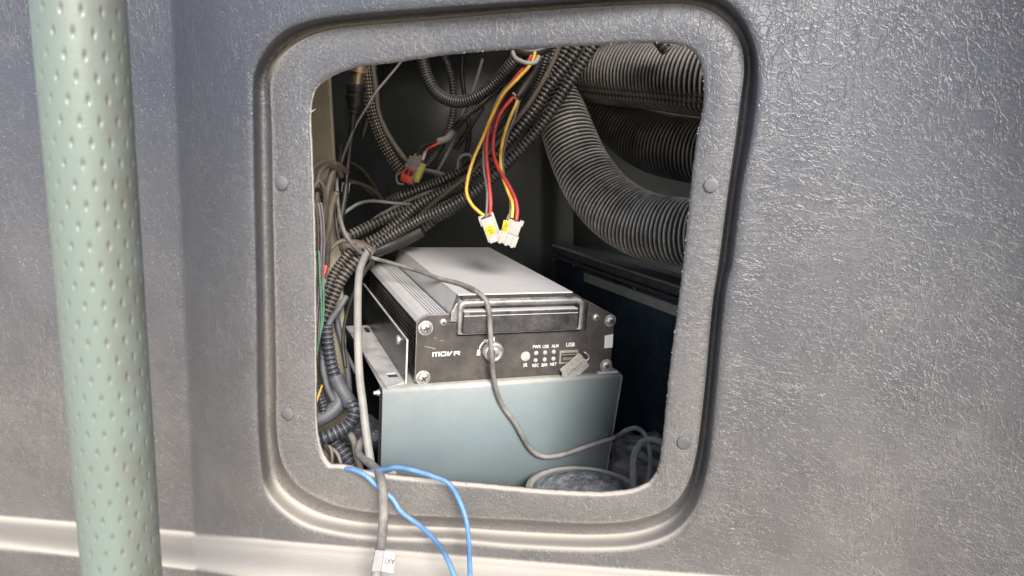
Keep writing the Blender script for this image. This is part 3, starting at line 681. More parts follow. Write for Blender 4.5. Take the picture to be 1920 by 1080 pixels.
# ---------------------------------------------------------------- sealed red and yellow plug
sp_ = empty('sealed_plug', P(775, 318, .24)); o0 = Vector(sp_.location); k0 = (o0-CAM).dot(FW)/FPX
R3 = Matrix((RT, -UP, FW)).transposed()          # columns: image right, image down, away
def imgbox(name, x0, x1, y0, y1, d0, d1, m, parent, ang=0., c=(0, 0), bev=.8, lean=0., k=None, smooth=True):
    bm = bmesh.new(); bmesh.ops.create_cube(bm, size=1); kk_ = k or k0
    for v_ in bm.verts:
        v_.co = Vector(((x0+x1)/2+v_.co.x*(x1-x0), (y0+y1)/2+v_.co.y*(y1-y0), (d0+d1)/2+v_.co.z*(d1-d0)))*kk_
    bevel(bm, bev*kk_, 2)
    rot = Matrix.Rotation(ang, 3, 'Z') @ Matrix.Rotation(lean, 3, 'X')
    for v_ in bm.verts: v_.co = R3@(rot@v_.co+Vector((c[0], c[1], 0))*kk_)
    o = bm_obj(name, bm, m, parent); autosmooth(o); return o
an = math.radians(22); ln = math.radians(-30); yw = 0
imgbox('rear_cap', -11, 11, -32, -20, -9, 9, M['conn_grey'], sp_, an, lean=ln, bev=3)
imgbox('seal_body', -15, 9, -21, 8, -11, 11, M['conn_grey'], sp_, an, lean=ln, bev=2)
for r_ in range(4): imgbox('body_ridge', -16.5, 8, -19+r_*6.5, -16+r_*6.5, -12.2, 11, M['conn_grey'], sp_, an, lean=ln, bev=.8)
imgbox('yellow_shell', 7, 19, -16, 18, -10, 10, M['conn_yellow'], sp_, an, lean=ln, bev=2.5)
imgbox('red_insert', -13, 8, 6, 30, -10, 6, M['conn_red'], sp_, an, lean=ln, bev=1.5)
for r_ in range(2): imgbox('pin_slot', -9+r_*9, -4+r_*9, 13, 24, -11, -9, M['recess'], sp_, an, lean=ln, bev=.3)
imgbox('grey_skirt', 5, 10, 2, 26, -10, 9, M['conn_grey'], sp_, an, lean=ln, bev=1)
cl = tube_mesh('latch_loop', [(762,322,.238),(744,327,.238),(746,343,.238),(757,345,.238)], 4, M['conn_grey'], sp_, 8)
tube_mesh('wire', [(783,290,.245),(789,277,.255),(803,270,.28),(822,266,.291)], 5, M['tube_black'], sp_, 8)
tube_mesh('wire', [(793,292,.245),(799,283,.255),(808,276,.28),(824,268,.291)], 5, M['red_wire'], sp_, 8)
tube_mesh('wire', [(792,300,.243),(795,292,.245),(797,285,.25)], 6.5, M['white_plastic'], sp_, 8)
tag(sp_, 'sealed plug with red insert and dull yellow shell, hanging from two wires', 'plug')
# red plug at the left edge
rp = empty('red_plug', P(606, 510, .085)); o0 = Vector(rp.location); k0 = (o0-CAM).dot(FW)/FPX
imgbox('housing', -8, 6, -14, 12, -7, 7, M['conn_red'], rp, .25, bev=2); imgbox('collar', -6, 9, 12, 24, -6, 6, M['grey_cable'], rp, .15, bev=3)
tag(rp, 'small red plug half hidden behind the left cut edge', 'plug')

# ---------------------------------------------------------------- two white plugs with coloured wires
def W(parent, pts, m, wd=6.5): return tube_mesh('wire', pts, wd, M[m], parent, 10, step=.0012)
wp = empty('white_plug', P(918, 428, .16)); o0 = Vector(wp.location); k0 = (o0-CAM).dot(FW)/FPX
yz = .16
W(wp, [(1004,96,.21),(996,119,.20),(971,147,.195),(943,177,.19),(921,219,.185),(904,261,.18),(888,297,.175),(877,336,.17),(875,362,.167),(885,384,.163),(898,397,.161),(909,405,.16)], 'yellow_wire')
W(wp, [(998,100,.21),(988,120,.203),(966,146,.20),(943,180,.193),(927,210,.188),(915,247,.184),(912,288,.18),(917,344,.17),(920,380,.163),(919,404,.161)], 'red_wire', 7)
W(wp, [(975,136,.205),(935,182,.197),(918,222,.19),(908,265,.184),(907,316,.176),(913,358,.166),(913,385,.160),(911,409,.157)], 'tube_grey', 5)
an = math.radians(-19); ln = math.radians(14)
imgbox('housing', -11, 11, -21, 24, -6, 6, M['white_plastic'], wp, an, bev=1, lean=ln)
imgbox('side_rail', 11, 16, -27, 18, -2, 9, M['white_plastic'], wp, an, bev=.8, lean=ln)
imgbox('rear_rim', -14, -10, -26, -8, -4, 8, M['white_plastic'], wp, an, bev=.8, lean=ln)
imgbox('rear_rim', -13, 12, -27, -20, 2, 8, M['white_plastic'], wp, an, bev=.8, lean=ln)
imgbox('cavity_mouth', -9, 9, -23.2, -20.8, -3, 2, M['recess'], wp, an, bev=.2, lean=ln)
imgbox('latch', -8, 6, 18, 27, -7.5, -1, M['white_plastic'], wp, an, bev=.8, lean=ln)
imgbox('yellow_label', -9, 9, -6, 12, -6.9, -6.1, M['yellow_label'], wp, an, bev=.2, lean=ln)
tag(wp, 'left white plug with yellow sticker facing the camera on yellow, grey and red wires', 'plug', 'white plugs on coloured wires')
wq = empty('white_plug', P(957, 432, .165)); o1 = Vector(wq.location); k1 = (o1-CAM).dot(FW)/FPX
tube_mesh('sleeve', [(1012,110,.215),(1000,135,.213),(985,160,.21),(968,184,.205)], 17, M['tube_black'], wq, 14)
W(wq, [(964,180,.205),(957,188,.203),(938,213,.198),(927,247,.192),(925,285,.187),(935,316,.182),(952,344,.176),(966,373,.170),(970,395,.166),(968,414,.163)], 'red_wire', 7)
W(wq, [(972,183,.206),(968,195,.204),(957,219,.198),(946,252,.192),(939,288,.187),(941,325,.182),(952,358,.174),(961,383,.168),(960,409,.164)], 'yellow_wire')
W(wq, [(975,186,.206),(964,222,.2),(951,255,.195),(944,290,.19),(945,330,.185),(954,362,.176),(957,392,.168),(953,413,.163)], 'tube_grey', 4.5)
tube_mesh('wire', [(966,186,.203),(966,178,.202),(961,174,.2)], 4, M['white_plastic'], wq, 8)
an2 = math.radians(20); ln2 = math.radians(12)
imgbox('housing', -13, 15, -20, 6, -6, 7, M['white_plastic'], wq, an2, bev=1.2, k=k1, lean=ln2, c=(2, 0))
imgbox('mating_housing', -21, 19, 4, 25, -8, 8, M['white_plastic'], wq, an2, bev=1.8, k=k1, lean=ln2, c=(0, 2))
for r_ in range(3): imgbox('housing_rib', -15+r_*12, -9+r_*12, 5, 27, -10.0, -6, M['white_plastic'], wq, an2, bev=1.2, k=k1, lean=ln2, c=(0, 2))
imgbox('rear_rim', -16, -10, -26, -10, -2, 6, M['white_plastic'], wq, an2, bev=.8, k=k1, lean=ln2, c=(2, 0))
imgbox('rear_rim', 9, 17, -24, -14, -5, 7, M['white_plastic'], wq, an2, bev=.8, k=k1, lean=ln2, c=(2, 0))
imgbox('yellow_label', -14.5, -3, -15, 10, -7.6, -6.6, M['yellow_label'], wq, math.radians(12), bev=.2, k=k1, lean=ln2, c=(-1, -3))
tag(wq, 'right white plug, mated and tilted, with a yellow sticker on its left side', 'plug', 'white plugs on coloured wires')
def text_mesh(name, s, size, m, parent, mat, ext=.0001, align='CENTER', shear=0, bold=0.0, sx=1.0):
    cu = bpy.data.curves.new(name, 'FONT'); cu.body = s; cu.size = size; cu.extrude = ext; cu.align_x = align; cu.align_y = 'CENTER'; cu.shear = shear; cu.offset = bold; cu.resolution_u = 3
    to = bpy.data.objects.new(name, cu); COL.objects.link(to)
    bpy.context.view_layer.update()
    me = bpy.data.meshes.new_from_object(to.evaluated_get(bpy.context.evaluated_depsgraph_get())); me.name = name
    bpy.data.objects.remove(to); bpy.data.curves.remove(cu)
    me.materials.clear(); me.transform(Matrix.Diagonal((sx, 1, 1, 1))); me.transform(mat)
    return link(name, me, m, parent)
# marks on the plug labels
def img_text(s, cx_, cy_, size, ang, parent, k_, c=(0, 0), base_ang=0, lean=0, d=-7.2, m='ink'):
    Mx = Matrix.Diagonal((1, -1, -1, 1))
    rot = (Matrix.Rotation(base_ang, 4, 'Z') @ Matrix.Rotation(lean, 4, 'X'))
    T_ = Matrix.Translation(Vector((cx_, cy_, d))*k_)
    full = R3.to_4x4() @ Matrix.Translation(Vector((c[0], c[1], 0))*k_) @ rot @ T_ @ Matrix.Rotation(ang, 4, 'Z') @ Mx
    return text_mesh('label_text', s, size*k_, M[m], parent, full, .00003, bold=.0002*0)
img_text('12V', 0, 3, 10, math.radians(80), wp, k0, base_ang=an, lean=ln, m='ink_faded')
img_text('12V', -8.5, -2.5, 10, math.radians(-70), wq, k1, c=(-1, -3), base_ang=math.radians(12), lean=ln2, d=-8.0)
tie = tube_mesh('cable_tie', [(961,97,.205),(966,108,.20),(978,115,.198),(990,118,.198),(1003,117,.20),(1010,105,.205)], 8, M['white_plastic'], None, 10)
tag(tie, 'off-white cable tie round the loom at the top centre of the opening', 'cable tie')
cable([(955,84,.215),(975,96,.21),(1000,98,.212),(1030,88,.22)], 20, 'tube_black', 'black sleeve of wires just above the white cable tie', 'sleeve', 'wire_sleeve')

# ---------------------------------------------------------------- video recorder
dvr = empty('video_recorder'); dvr.location = (-0.09919102, 0.08061253, -0.12226557)
dvr.rotation_euler = Euler((math.radians(-0.3246), math.radians(3.88), math.radians(34.374)), 'XYZ')
MD = Matrix.Translation(dvr.location) @ dvr.rotation_euler.to_matrix().to_4x4(); MI = MD.inverted()
def onp(px, py, axis, val):
    o_ = MI@CAM; d_ = MI.to_3x3()@ray(px, py); t_ = (val-o_[axis])/d_[axis]; return o_+d_*t_
def onw(px, py, axis, val): return MD@onp(px, py, axis, val)
mmv = .001
prof = [(0.6, 1)]
z = 4.0
while z < 51: prof += [(0.6, z), (2.4, z+.5), (2.4, z+2.0), (0.6, z+2.5)]; z += 4.0
prof += [(0.4, 53.5), (3, 57), (7.5, 59.6), (11, 60)]
x = 12.0
for gx in (13.0, 16.2, 19.4, 22.6, 25.2): prof += [(gx-.5, 60.2), (gx-.4, 58.4), (gx+.4, 58.4), (gx+.5, 60.2)]
prof += [(27.2, 60.4), (27.3, 54), (29.3, 54), (29.6, 61.5)]
for f_ in (.35, .5, .62, .74, .86): # fine creases on the sloped face near the plateau
    cx_, cz_ = 29.4+(34.6-29.4)*f_, 61.5+(78.2-61.5)*f_; prof += [(cx_-.12, cz_-.45), (cx_+.42, cz_-.1), (cx_+.07, cz_+.35)]
prof += [(34.6, 78.5), (143.8, 78.5), (146, 77.6), (166, 66), (187.5, 56), (189.6, 53), (189.6, 1)]
bm = extrude_poly([(a*mmv, b_*mmv) for a, b_ in prof], .0022, .237)
for f_ in bm.faces: pass
o = bm_obj('housing', bm, M['top_metal'], dvr); o.data.materials.append(M['side_metal'])
for p_ in o.data.polygons:
    if p_.normal.x < -.2 and p_.center.z < .0535 or p_.normal.x > .9 or p_.normal.y < -.9: p_.material_index = 1
fp = [(0, 0), (190, 0), (190, 52.5), (188, 56.2), (166, 66.2), (161, 67), (161, 41), (36.5, 41), (36.5, 53.2), (28, 53.2), (28, 61), (8, 60.6), (3, 57.8), (0, 54.2)]
o = bm_obj('front_plate', extrude_poly([(a*mmv, b_*mmv) for a, b_ in fp], -.0004, .0020, .0004, 2), M['face'], dvr)
# bright worn edge of the plate
o = bm_obj('plate_edge', extrude_poly([(a*mmv, b_*mmv) for a, b_ in [(-.5, 1), (.25, 1), (.25, 54), (3.2, 57.6), (8.2, 60.4), (27.8, 60.8), (27.8, 61.5), (8, 61.2), (2.7, 58.2), (-.5, 54.4)]], -.0001, .0024, .0001, 1), M['bezel'], dvr)
# cover front trims
o = bm_obj('corner_trim', extrude_poly([(a*mmv, b_*mmv) for a, b_ in [(29.4, 54), (36, 54), (36, 70), (34, 70.5), (29.8, 62.5)]], -.0002, .006, .0006, 2), M['bezel'], dvr)
o = bm_obj('corner_trim', extrude_poly([(a*mmv, b_*mmv) for a, b_ in [(161, 54), (168, 54), (168, 62), (165.5, 65.5), (161.2, 67.5)]], -.0007, .004, .0006, 2), M['face'], dvr)
o = bm_obj('cover_lip', box_bm(.035, .1440, -.0005, .004, .0776, .0788, .0003), M['top_metal'], dvr)
# drawer bezel
def rrect(x0, x1, z0, z1, rt, rb=0.6, n=6):
    pts = []
    for cx_, cz_, a0, r in ((x1-rb, z0+rb, -90, rb), (x1-rt, z1-rt, 0, rt), (x0+rt, z1-rt, 90, rt), (x0+rb, z0+rb, 180, rb)):
        for q in range(n+1):
            a = math.radians(a0+90*q/n); pts.append((cx_+r*math.cos(a), cz_+r*math.sin(a)))
    return pts
YB_, YD_ = -.0062, -.0078
def F_(px, py, y_): c_ = onp(px, py, 1, y_); return c_.x, c_.z
bx0 = F_(859.5, 600, YB_)[0]; bx1 = F_(1094, 590, YB_)[0]; bzt = F_(960, 563.5, YB_)[1]; bzb = F_(960, 624, YB_)[1]
ix0 = F_(867.5, 600, YB_)[0]; ix1 = F_(1087, 590, YB_)[0]; izt = F_(960, 572.5, YB_)[1]
def rrect(x0, x1, z0, z1, rt, rb=0.6, n=6):
    pts = []
    for cx_, cz_, a0, r in ((x1-rb, z0+rb, -90, rb), (x1-rt, z1-rt, 0, rt), (x0+rt, z1-rt, 90, rt), (x0+rb, z0+rb, 180, rb)):
        for q in range(n+1):
            a = math.radians(a0+90*q/n); pts.append((cx_+r*math.cos(a), cz_+r*math.sin(a)))
    return pts
def rq(o_, ot=0): return rrect(bx0+o_, bx1-o_, bzb+o_*.3, bzt-o_, .0058-o_*.5, .0012)
inn = rrect(ix0, ix1, bzb+.0012, izt, .0038, .0008)
bm = bmesh.new()
layers = [(rq(0), .012), (rq(0), YB_+.0010), (rq(.0003), YB_+.0003), (rq(.0009), YB_), (rrect(ix0-.0007, ix1+.0007, bzb+.0009, izt+.0007, .0042, .0009), YB_), (inn, YB_+.0006), (inn, .012)]
n_ = len(inn)
vv = [[bm.verts.new((a_, y_, b_)) for a_, b_ in pp] for pp, y_ in layers]
for l in range(len(vv)-1):
    for q in range(n_): bm.faces.new((vv[l][q], vv[l][(q+1) % n_], vv[l+1][(q+1) % n_], vv[l+1][q]))
o = bm_obj('drawer_bezel', bm, M['bezel'], dvr); autosmooth(o, 40)
bm_obj('cover_gap', box_bm(bx0+.004, .1440, -.0006, .0021, bzt+.0002, .0776, 0), M['recess'], dvr)
vs, fs = [], []
n_ = 70
for q in range(n_+1):
    x_ = bx0+.006+q/n_*(bx1-.018-bx0-.006); wv = max(0, .5+.6*math.sin(q*.26+1.6)+.3*math.sin(q*.61))*min(1, (n_-q)/6)
    yf = -.0012-.0034*wv*.55
    vs += [(x_, -.0003, bzt+.0010), (x_, yf, bzt+.0007), (x_, yf, bzt+.0001)]
for q in range(n_): fs += [(3*q, 3*q+1, 3*q+4, 3*q+3), (3*q+1, 3*q+2, 3*q+5, 3*q+4)]
o = mesh('torn_film', vs, fs, M['smoke'], dvr, True)
bm_obj('drawer_recess', box_bm(ix0-.0005, ix1+.0005, .0110, .0122, bzb, izt+.0005), M['recess'], dvr)
dzt = F_(975, 582.5, YD_)[1]; dzb = F_(960, 622.5, YD_)[1]; dx0 = F_(869.5, 600, YD_)[0]; dx1 = F_(1083.5, 595, YD_)[0]
dr = bm_obj('disk_drawer', box_bm(dx0, dx1, YD_, .0108, dzb, dzt, .0006, 2), M['smoke'], dvr)
bm_obj('drawer_top', box_bm(dx0+.0004, dx1-.0004, YD_+.0008, .0100, dzt+.00005, dzt+.0005, 0), M['top_metal'], dr)
bm_obj('trim_line', box_bm(dx0+.0003, dx1-.0003, YD_-.0003, YD_-.0001, dzt-.0036, dzt-.0032, 0), M['print'], dr)
bm_obj('latch_window', box_bm(dx0+.0010, dx0+.0050, YD_-.0002, YD_+.0001, dzt-.0028, dzt-.0010, 0), M['tube_grey'], dr)
# screws
def phillips(name, x_, z_, r, parent, y0=-.0004):
    o_ = lathe(name, [(r, 0), (r, r*.22), (r*.9, r*.42), (r*.68, r*.58), (r*.4, r*.66), (.00001, r*.68)], M['screw'], parent, 24, Vector((x_, y0, z_)), (0, -1, 0), ang=60)
    a0 = random.uniform(0, 1.5)
    for q in range(2):
        bmx = bmesh.new(); bmesh.ops.create_cube(bmx, size=1)
        for v_ in bmx.verts:
            c_ = Vector((v_.co.x*r*1.05, v_.co.y*r*.5, v_.co.z*r*.22)); c_ = Matrix.Rotation(a0+q*math.pi/2, 3, 'Y')@c_
            v_.co = c_+Vector((x_, y0-r*.50-q*.00002, z_))
        bm_obj('cross_slot', bmx, M['recess'], o_)
    return o_
for (px, py, r) in ((798, 615, 10.5), (793, 708, 10.5), (1144, 601, 9.5), (1136, 685, 10), (831, 604, 6.5), (1117, 595, 7)):
    c = onp(px, py, 1, -.0004)
    phillips('screw', c.x, c.z, r*.0005, dvr)
    if r > 9: lathe('washer', [(r*.00062, 0), (r*.00062, .0006), (r*.0005, .0008)], M['screw'], dvr, 24, Vector((c.x, -.0003, c.z)), (0, -1, 0))
# key lock
c = onp(925, 660, 1, -.004)
lk = lathe('key_lock', [(.0088, -.005), (.0094, 0), (.0094, .0022), (.0086, .0036), (.0070, .0042), (.0062, .0036), (.0060, .0030)], M['chrome'], dvr, 36, Vector((c.x, -.003, c.z)), (0, -1, 0))
lathe('key_ring', [(.0046, 0), (.0046, .0012), (.0040, .0016)], M['screw'], lk, 28, Vector((c.x+.0003, -.0058, c.z)), (0, -1, 0))
bm_obj('key_slot', box_bm(c.x-.0005, c.x+.0005, -.0076, -.0070, c.z-.0028, c.z+.0028), M['recess'], lk)
# IR window, LEDs
c = onp(985, 668, 1, -.0004)
lathe('infrared_window', [(.0046, 0), (.0046, .0006), (.0041, .0012), (.0020, .0016), (.00001, .0017)], M['led'], dvr, 28, Vector((c.x, -.0004, c.z)), (0, -1, 0))
for px, py in ((1005, 662), (1021.5, 661), (1038, 659.5), (1004, 675.5), (1021, 674), (1037.5, 672.5)):
    c = onp(px, py, 1, -.0004)
    lathe('indicator_light', [(.0021, 0), (.0021, .0007), (.0016, .0014), (.0007, .0018), (.00001, .0019)], M['led'], dvr, 18, Vector((c.x, -.0004, c.z)), (0, -1, 0))
def face_text(s, px, py, size_mm, sx=1.0, bold=.00006, name='printed_text', shear=0):
    c = onp(px, py, 1, -.0006)
    return text_mesh(name, s, size_mm*mmv, M['print'], dvr, Matrix.Translation(Vector((c.x, -.00055, c.z))) @ Matrix.Rotation(math.pi/2, 4, 'X'), .00005, bold=bold, sx=sx, shear=shear)
face_text('PWR', 1006.5, 650.5, 4.2, .86); face_text('USB', 1023, 650, 4.2, .86); face_text('ALM', 1041, 649, 4.2, .86)
face_text('REC', 1004, 685.5, 4.2, .86); face_text('ERR', 1021, 684.5, 4.2, .86); face_text('NET', 1037.5, 683, 4.2, .86)
face_text('IR', 985, 685, 4.9, 1.0); face_text('USB', 1069.5, 646.5, 5.3, 1.0)
def strokes(name, polys, m=None, y_=-.00052):
    vs, fs = [], []
    for pl in polys:
        n0 = len(vs)
        for px, py in pl:
            c_ = onp(px, py, 1, y_); vs.append((c_.x, y_, c_.z))
        fs.append(tuple(range(n0, n0+len(pl))))
    return mesh(name, vs, fs, m or M['print'], dvr)
def z3(L): return [(770+a/14.77, 630+b_/14.77) for a, b_ in L]
strokes('maker_name', [z3([(595,575),(600,455),(635,450),(630,575)]), z3([(635,478),(635,450),(800,438),(800,465)]), z3([(680,572),(684,470),(718,468),(714,572)]), z3([(762,568),(767,450),(803,445),(797,566)]),
    z3([(828,562),(832,436),(865,434),(860,560)]), z3([(860,562),(862,528),(955,522),(955,555)]), z3([(862,462),(864,434),(985,430),(985,456)]), z3([(950,555),(955,440),(990,430),(985,552)]),
    z3([(1012,550),(1018,432),(1052,430),(1048,548)]), z3([(1048,548),(1050,505),(1125,425),(1165,424),(1075,546)]),
    z3([(1195,542),(1200,425),(1232,424),(1228,540)]), z3([(1232,448),(1232,420),(1355,416),(1340,444)]), z3([(1325,444),(1355,416),(1370,440),(1360,490),(1330,488)]), z3([(1240,492),(1242,468),(1345,464),(1350,488)]), z3([(1300,488),(1335,480),(1370,525),(1330,530)])])
strokes('scratch', [z3([(330,270),(400,280),(600,318),(695,358),(680,378),(600,340),(430,305)]), z3([(640,30),(690,50),(700,70),(680,78)]), z3([(800,120),(900,115),(905,135),(820,132)])], M['beige_cable'], -.0005)
# lock pictogram with turning arrow
def z7(L): return [(860+a/4.909, 520+b_/4.909) for a, b_ in L]
strokes('lock_symbol', [z7([(168,688),(198,686),(197,718),(167,720)]), z7([(172,686),(172,672),(180,665),(190,665),(197,670),(198,686),(190,686),(188,676),(181,676),(179,686)]),
    z7([(188,655),(196,628),(212,605),(232,588),(240,595),(220,612),(205,635),(196,657)]), z7([(230,574),(275,570),(262,605),(248,598)])])
strokes('arrow_symbol', [z7([(322,548),(330,548),(330,580),(322,590)])])
# USB socket and dangling cap
us = bm_obj('usb_socket', extrude_poly([(a*mmv, b_*mmv) for a, b_ in [(135.3, 10), (154.2, 10), (154.2, 23), (135.3, 23)]], -.0014, -.0005, .0002), M['gold'], dvr)
bm_obj('socket_opening', box_bm(.1372, .1524, -.0016, -.0013, .0122, .0208), M['recess'], us)
bm_obj('socket_tongue', box_bm(.1385, .1512, -.0020, -.0015, .0136, .0166, .0002), M['tube_grey'], us)
bm_obj('socket_shell', box_bm(.1380, .1518, -.0019, -.0015, .0188, .0196), M['gold'], us)
cap = [onp(860+a/4.909, 520+b_/4.909, 1, -.006) for a, b_ in [(1110,697),(1134,718),(1146,742),(1172,757),(1180,775),(1199,812),(1108,902),(1092,897),(1048,938),(1021,973),(992,952),(984,934),(945,910),(953,884),(930,850)]]
bm = extrude_poly([(c_.x, c_.z) for c_ in cap], -.0066, -.0054, .0003)
M['cap'] = dusty('worn_metal_cap', (.40, .39, .37), .35, .5, dust=.15, up=.2, dustcol=(.42, .40, .37), nscale=300, bump=.0002)
uc = bm_obj('socket_cap', bm, M['cap'], dvr)
sy = [z7(L) for L in ([(1010,892),(1016,898),(1122,802),(1116,796)], [(1112,788),(1140,780),(1126,808)], [(1000,888),(1010,882),(1020,896),(1008,902)], [(1030,862),(1050,836),(1072,832),(1072,839),(1053,843),(1036,866)], [(1062,858),(1098,858),(1112,838),(1106,834),(1094,850),(1062,851)])]
vs, fs = [], []
for pl in sy:
    n0 = len(vs); vs += [(lambda c_: (c_.x, -.00675, c_.z))(onp(px, py, 1, -.0067)) for px, py in pl]; fs.append(tuple(range(n0, n0+len(pl))))
mesh('usb_symbol', vs, fs, M['conn_grey'], uc)
c1, c2, c3, c4 = [onp(860+a/4.909, 520+b_/4.909, 1, -.0055) for a, b_ in ((1172,770),(1196,748),(1188,712),(1160,692))]
c5 = onp(860+1150/4.909, 520+690/4.909, 1, -.001)
def loc_tube(name, pts, r, m, parent, n=10):
    c = spline([tuple(p_)+(r,) for p_ in pts], 8); c, _ = resample(c, max(8, len(c)))
    T = np.gradient(c[:, :3], axis=0); T /= np.linalg.norm(T, axis=1)[:, None]
    vs, fs = [], []; nr_ = Vector((.2, .3, .9))
    for i_, t in enumerate(T):
        t = Vector(t); nr_ = (nr_-t*nr_.dot(t)).normalized(); bb = t.cross(nr_)
        for q in range(n):
            a = 2*math.pi*q/n; vs.append(Vector(c[i_, :3])+(nr_*math.cos(a)+bb*math.sin(a))*r)
    for i_ in range(len(T)-1):
        for q in range(n): fs.append((i_*n+q, i_*n+(q+1) % n, (i_+1)*n+(q+1) % n, (i_+1)*n+q))
    fs += [tuple(range(n))[::-1], tuple(range((len(T)-1)*n, len(T)*n))]
    return mesh(name, vs, fs, m, parent, True)
loc_tube('cap_strap', [c1, c2, c3, c4, c5], .0008, M['cap'], uc)
st = [onp(860+a/4.909, 520+b_/4.909, 1, -.0006) for a, b_ in ((1345,537),(1422,522),(1415,645),(1340,652))]
bm_obj('white_sticker', extrude_poly([(c_.x, c_.z) for c_ in st], -.0009, -.00045), dusty('bright_white_sticker', (.85, .85, .85), .5, dust=.02, up=0, var=.01), dvr)
# mounting brackets
bk = bm_obj('mounting_bracket', extrude_poly([(-8.3*mmv, -.0002), (-7.0*mmv, -.0002), (-7.0*mmv, .0385), (-8.3*mmv, .0385)], .0015, .226, .0003), M['side_metal'], dvr)
bv_ = bmesh.new(); fr = [(-.0076, .0045), (-.0262, -.0072), (-.0330, .1885), (-.0076, .1885)]
pts_ = []
slot = [(-.0205, .020), (-.0120, .020), (-.0120, .029), (-.0205, .029)]
top = [bv_.verts.new((x_, y_, .0006)) for x_, y_ in fr]; sl4 = [bv_.verts.new((x_, y_, .0006)) for x_, y_ in [(-.0110, .0175), (-.0195, .0175), (-.0200, .0285), (-.0110, .0285)]]
for q in range(4): bv_.faces.new((top[q], top[(q+1) % 4], sl4[(q+1) % 4], sl4[q]))
r_ = bmesh.ops.extrude_face_region(bv_, geom=bv_.faces[:])
for v_ in r_['geom']:
    if isinstance(v_, bmesh.types.BMVert): v_.co.z -= .0014
bm_obj('bracket_foot', bv_, M['steel'], bk)
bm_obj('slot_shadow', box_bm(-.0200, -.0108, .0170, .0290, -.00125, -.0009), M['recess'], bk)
bm_obj('bracket_slot', box_bm(-.0150, -.0100, .160, .178, .00055, .00068), M['recess'], bk)
bm_obj('bracket_edge', box_bm(-.0086, -.0070, .0009, .0014, -.0002, .0388, .0002), M['steel'], bk)
bm_obj('bracket_edge', box_bm(-.0088, -.0068, .0015, .226, .0386, .0394, .0002), M['steel'], bk)
c = onp(748, 637, 0, -.0084)
s_o = lathe('bracket_screw', [(.0044, 0), (.0044, .0012), (.0036, .0024), (.0015, .0030), (.00001, .0031)], M['screw'], bk, 20, Vector((-.0083, c.y, c.z)), (-1, 0, 0))
bm_obj('bracket_foot', box_bm(.176, .1975, -.004, .200, -.0012, .0004, .0003), M['steel'], dvr)
tag(dvr, 'dusty silver and black vehicle video recorder with key lock, sitting on the blue-grey box', 'recorder')

# ---------------------------------------------------------------- blue-grey box under it (folded sheet, open on the left)
bx = empty('metal_box'); bx.matrix_world = MD
X0, X1, X1b, Y0, ZT, ZB, TK = -.0296, .2022, .1935, -.0072, -.0016, -.150, .0012
YB = .20
def fold(zt):  # rounded top front edge
    r = .0035; pts = []
    for q in range(7):
        a = math.radians(90*q/6); pts.append((Y0+r-r*math.sin(a), zt-r+r*math.cos(a)))
    return pts
pr = [(YB, ZT)]+fold(ZT)+[(Y0-.0003, ZB)]
bm = bmesh.new(); L_, R_ = [], []
for (y_, z_) in pr:
    xr = X1+(X1b-X1)*max(0, (ZT-z_)/.12)
    L_.append(bm.verts.new((X0, y_, z_))); R_.append(bm.verts.new((xr-.003, y_, z_)))
for q in range(len(pr)-1): bm.faces.new((L_[q], R_[q], R_[q+1], L_[q+1]))
bmesh.ops.recalc_face_normals(bm, faces=bm.faces)
o = bm_obj('box_cover', bm, M['box'], bx); so2 = o.modifiers.new('thickness', 'SOLIDIFY'); so2.thickness = .0012; so2.offset = 0
autosmooth(o, 50)
# right side, rounded vertical corner
bm = bmesh.new(); rows = []
for z_ in (ZT-.0005, ZT-.0035, ZB):
    xr = X1+(X1b-X1)*max(0, (ZT-z_)/.12); row = []
    ins = .003 if z_ > ZT-.001 else 0
    for q in range(5):
        a = math.radians(90*q/4); row.append(bm.verts.new((xr-.003+(.003-ins*.6)*math.sin(a), Y0+.003-(.003-ins)*math.cos(a)-.0002, z_)))
    row.append(bm.verts.new((xr-ins*.6, YB, z_))); rows.append(row)
for a in range(2):
    for q in range(5): bm.faces.new((rows[a][q], rows[a][q+1], rows[a+1][q+1], rows[a+1][q]))
o = bm_obj('box_side', bm, M['box'], bx, True)
s_o = lathe('edge_screw', [(.0028, 0), (.0028, .0015), (.0018, .003), (.0018, .005)], M['screw'], bx, 16, Vector((X0-.0005, .004, -.008)), (-1, 0, 0))
bm_obj('inner_flange', box_bm(X0+.001, X0+.0022, Y0+.0015, .012, ZB, -.004), M['side_metal'], bx)
tag(bx, 'blue-grey painted sheet metal box with a dusty rounded top edge, under the recorder', 'metal box')

# ---------------------------------------------------------------- long grey cable draped over the recorder
def on_top(px, py, z_): return onw(px, py, 2, z_)
def on_front(px, py, y_): return onw(px, py, 1, y_)
lg = [(764,92,.25),(752,116,.24),(727,147,.23),(704,174,.22),(682,210,.21),(662,245,.195),(643,295,.17),(632,332,.15),(632,365,.145),(636,400,.145),(648,440,.15),(671,470,.16),
      on_top(699,484,.085), on_top(738,495,.082), on_top(777,506,.0815), on_top(815,519,.0815), on_top(865,533,.081), on_top(893,546,.081), on_front(909,560,-.005), on_front(917,585,-.010),
      on_front(919,620,-.012), on_front(922,662,-.0165), on_front(925,700,-.013), on_front(930,728,-.013), on_front(943,762,-.011), on_front(969,798,-.012), on_front(994,841,-.012), on_front(1014,855,-.012),
      on_front(1043,855,-.012), on_front(1106,835,-.012), on_front(1152,820,-.011), (1177,806,.165),(1194,803,.16),(1208,814,.16),(1217,842,.15),(1218,876,.13),(1210,912,.11)]
wl = [6,6,6,6,6,6.5,7,8,9,9.5,10,10,10,10,10,10.5,11,12,12.5,13,13,12.5,12,12,12,12,12,11.5,11.5,11.5,11.5,11.5,11.5,11,10.5,10,10]
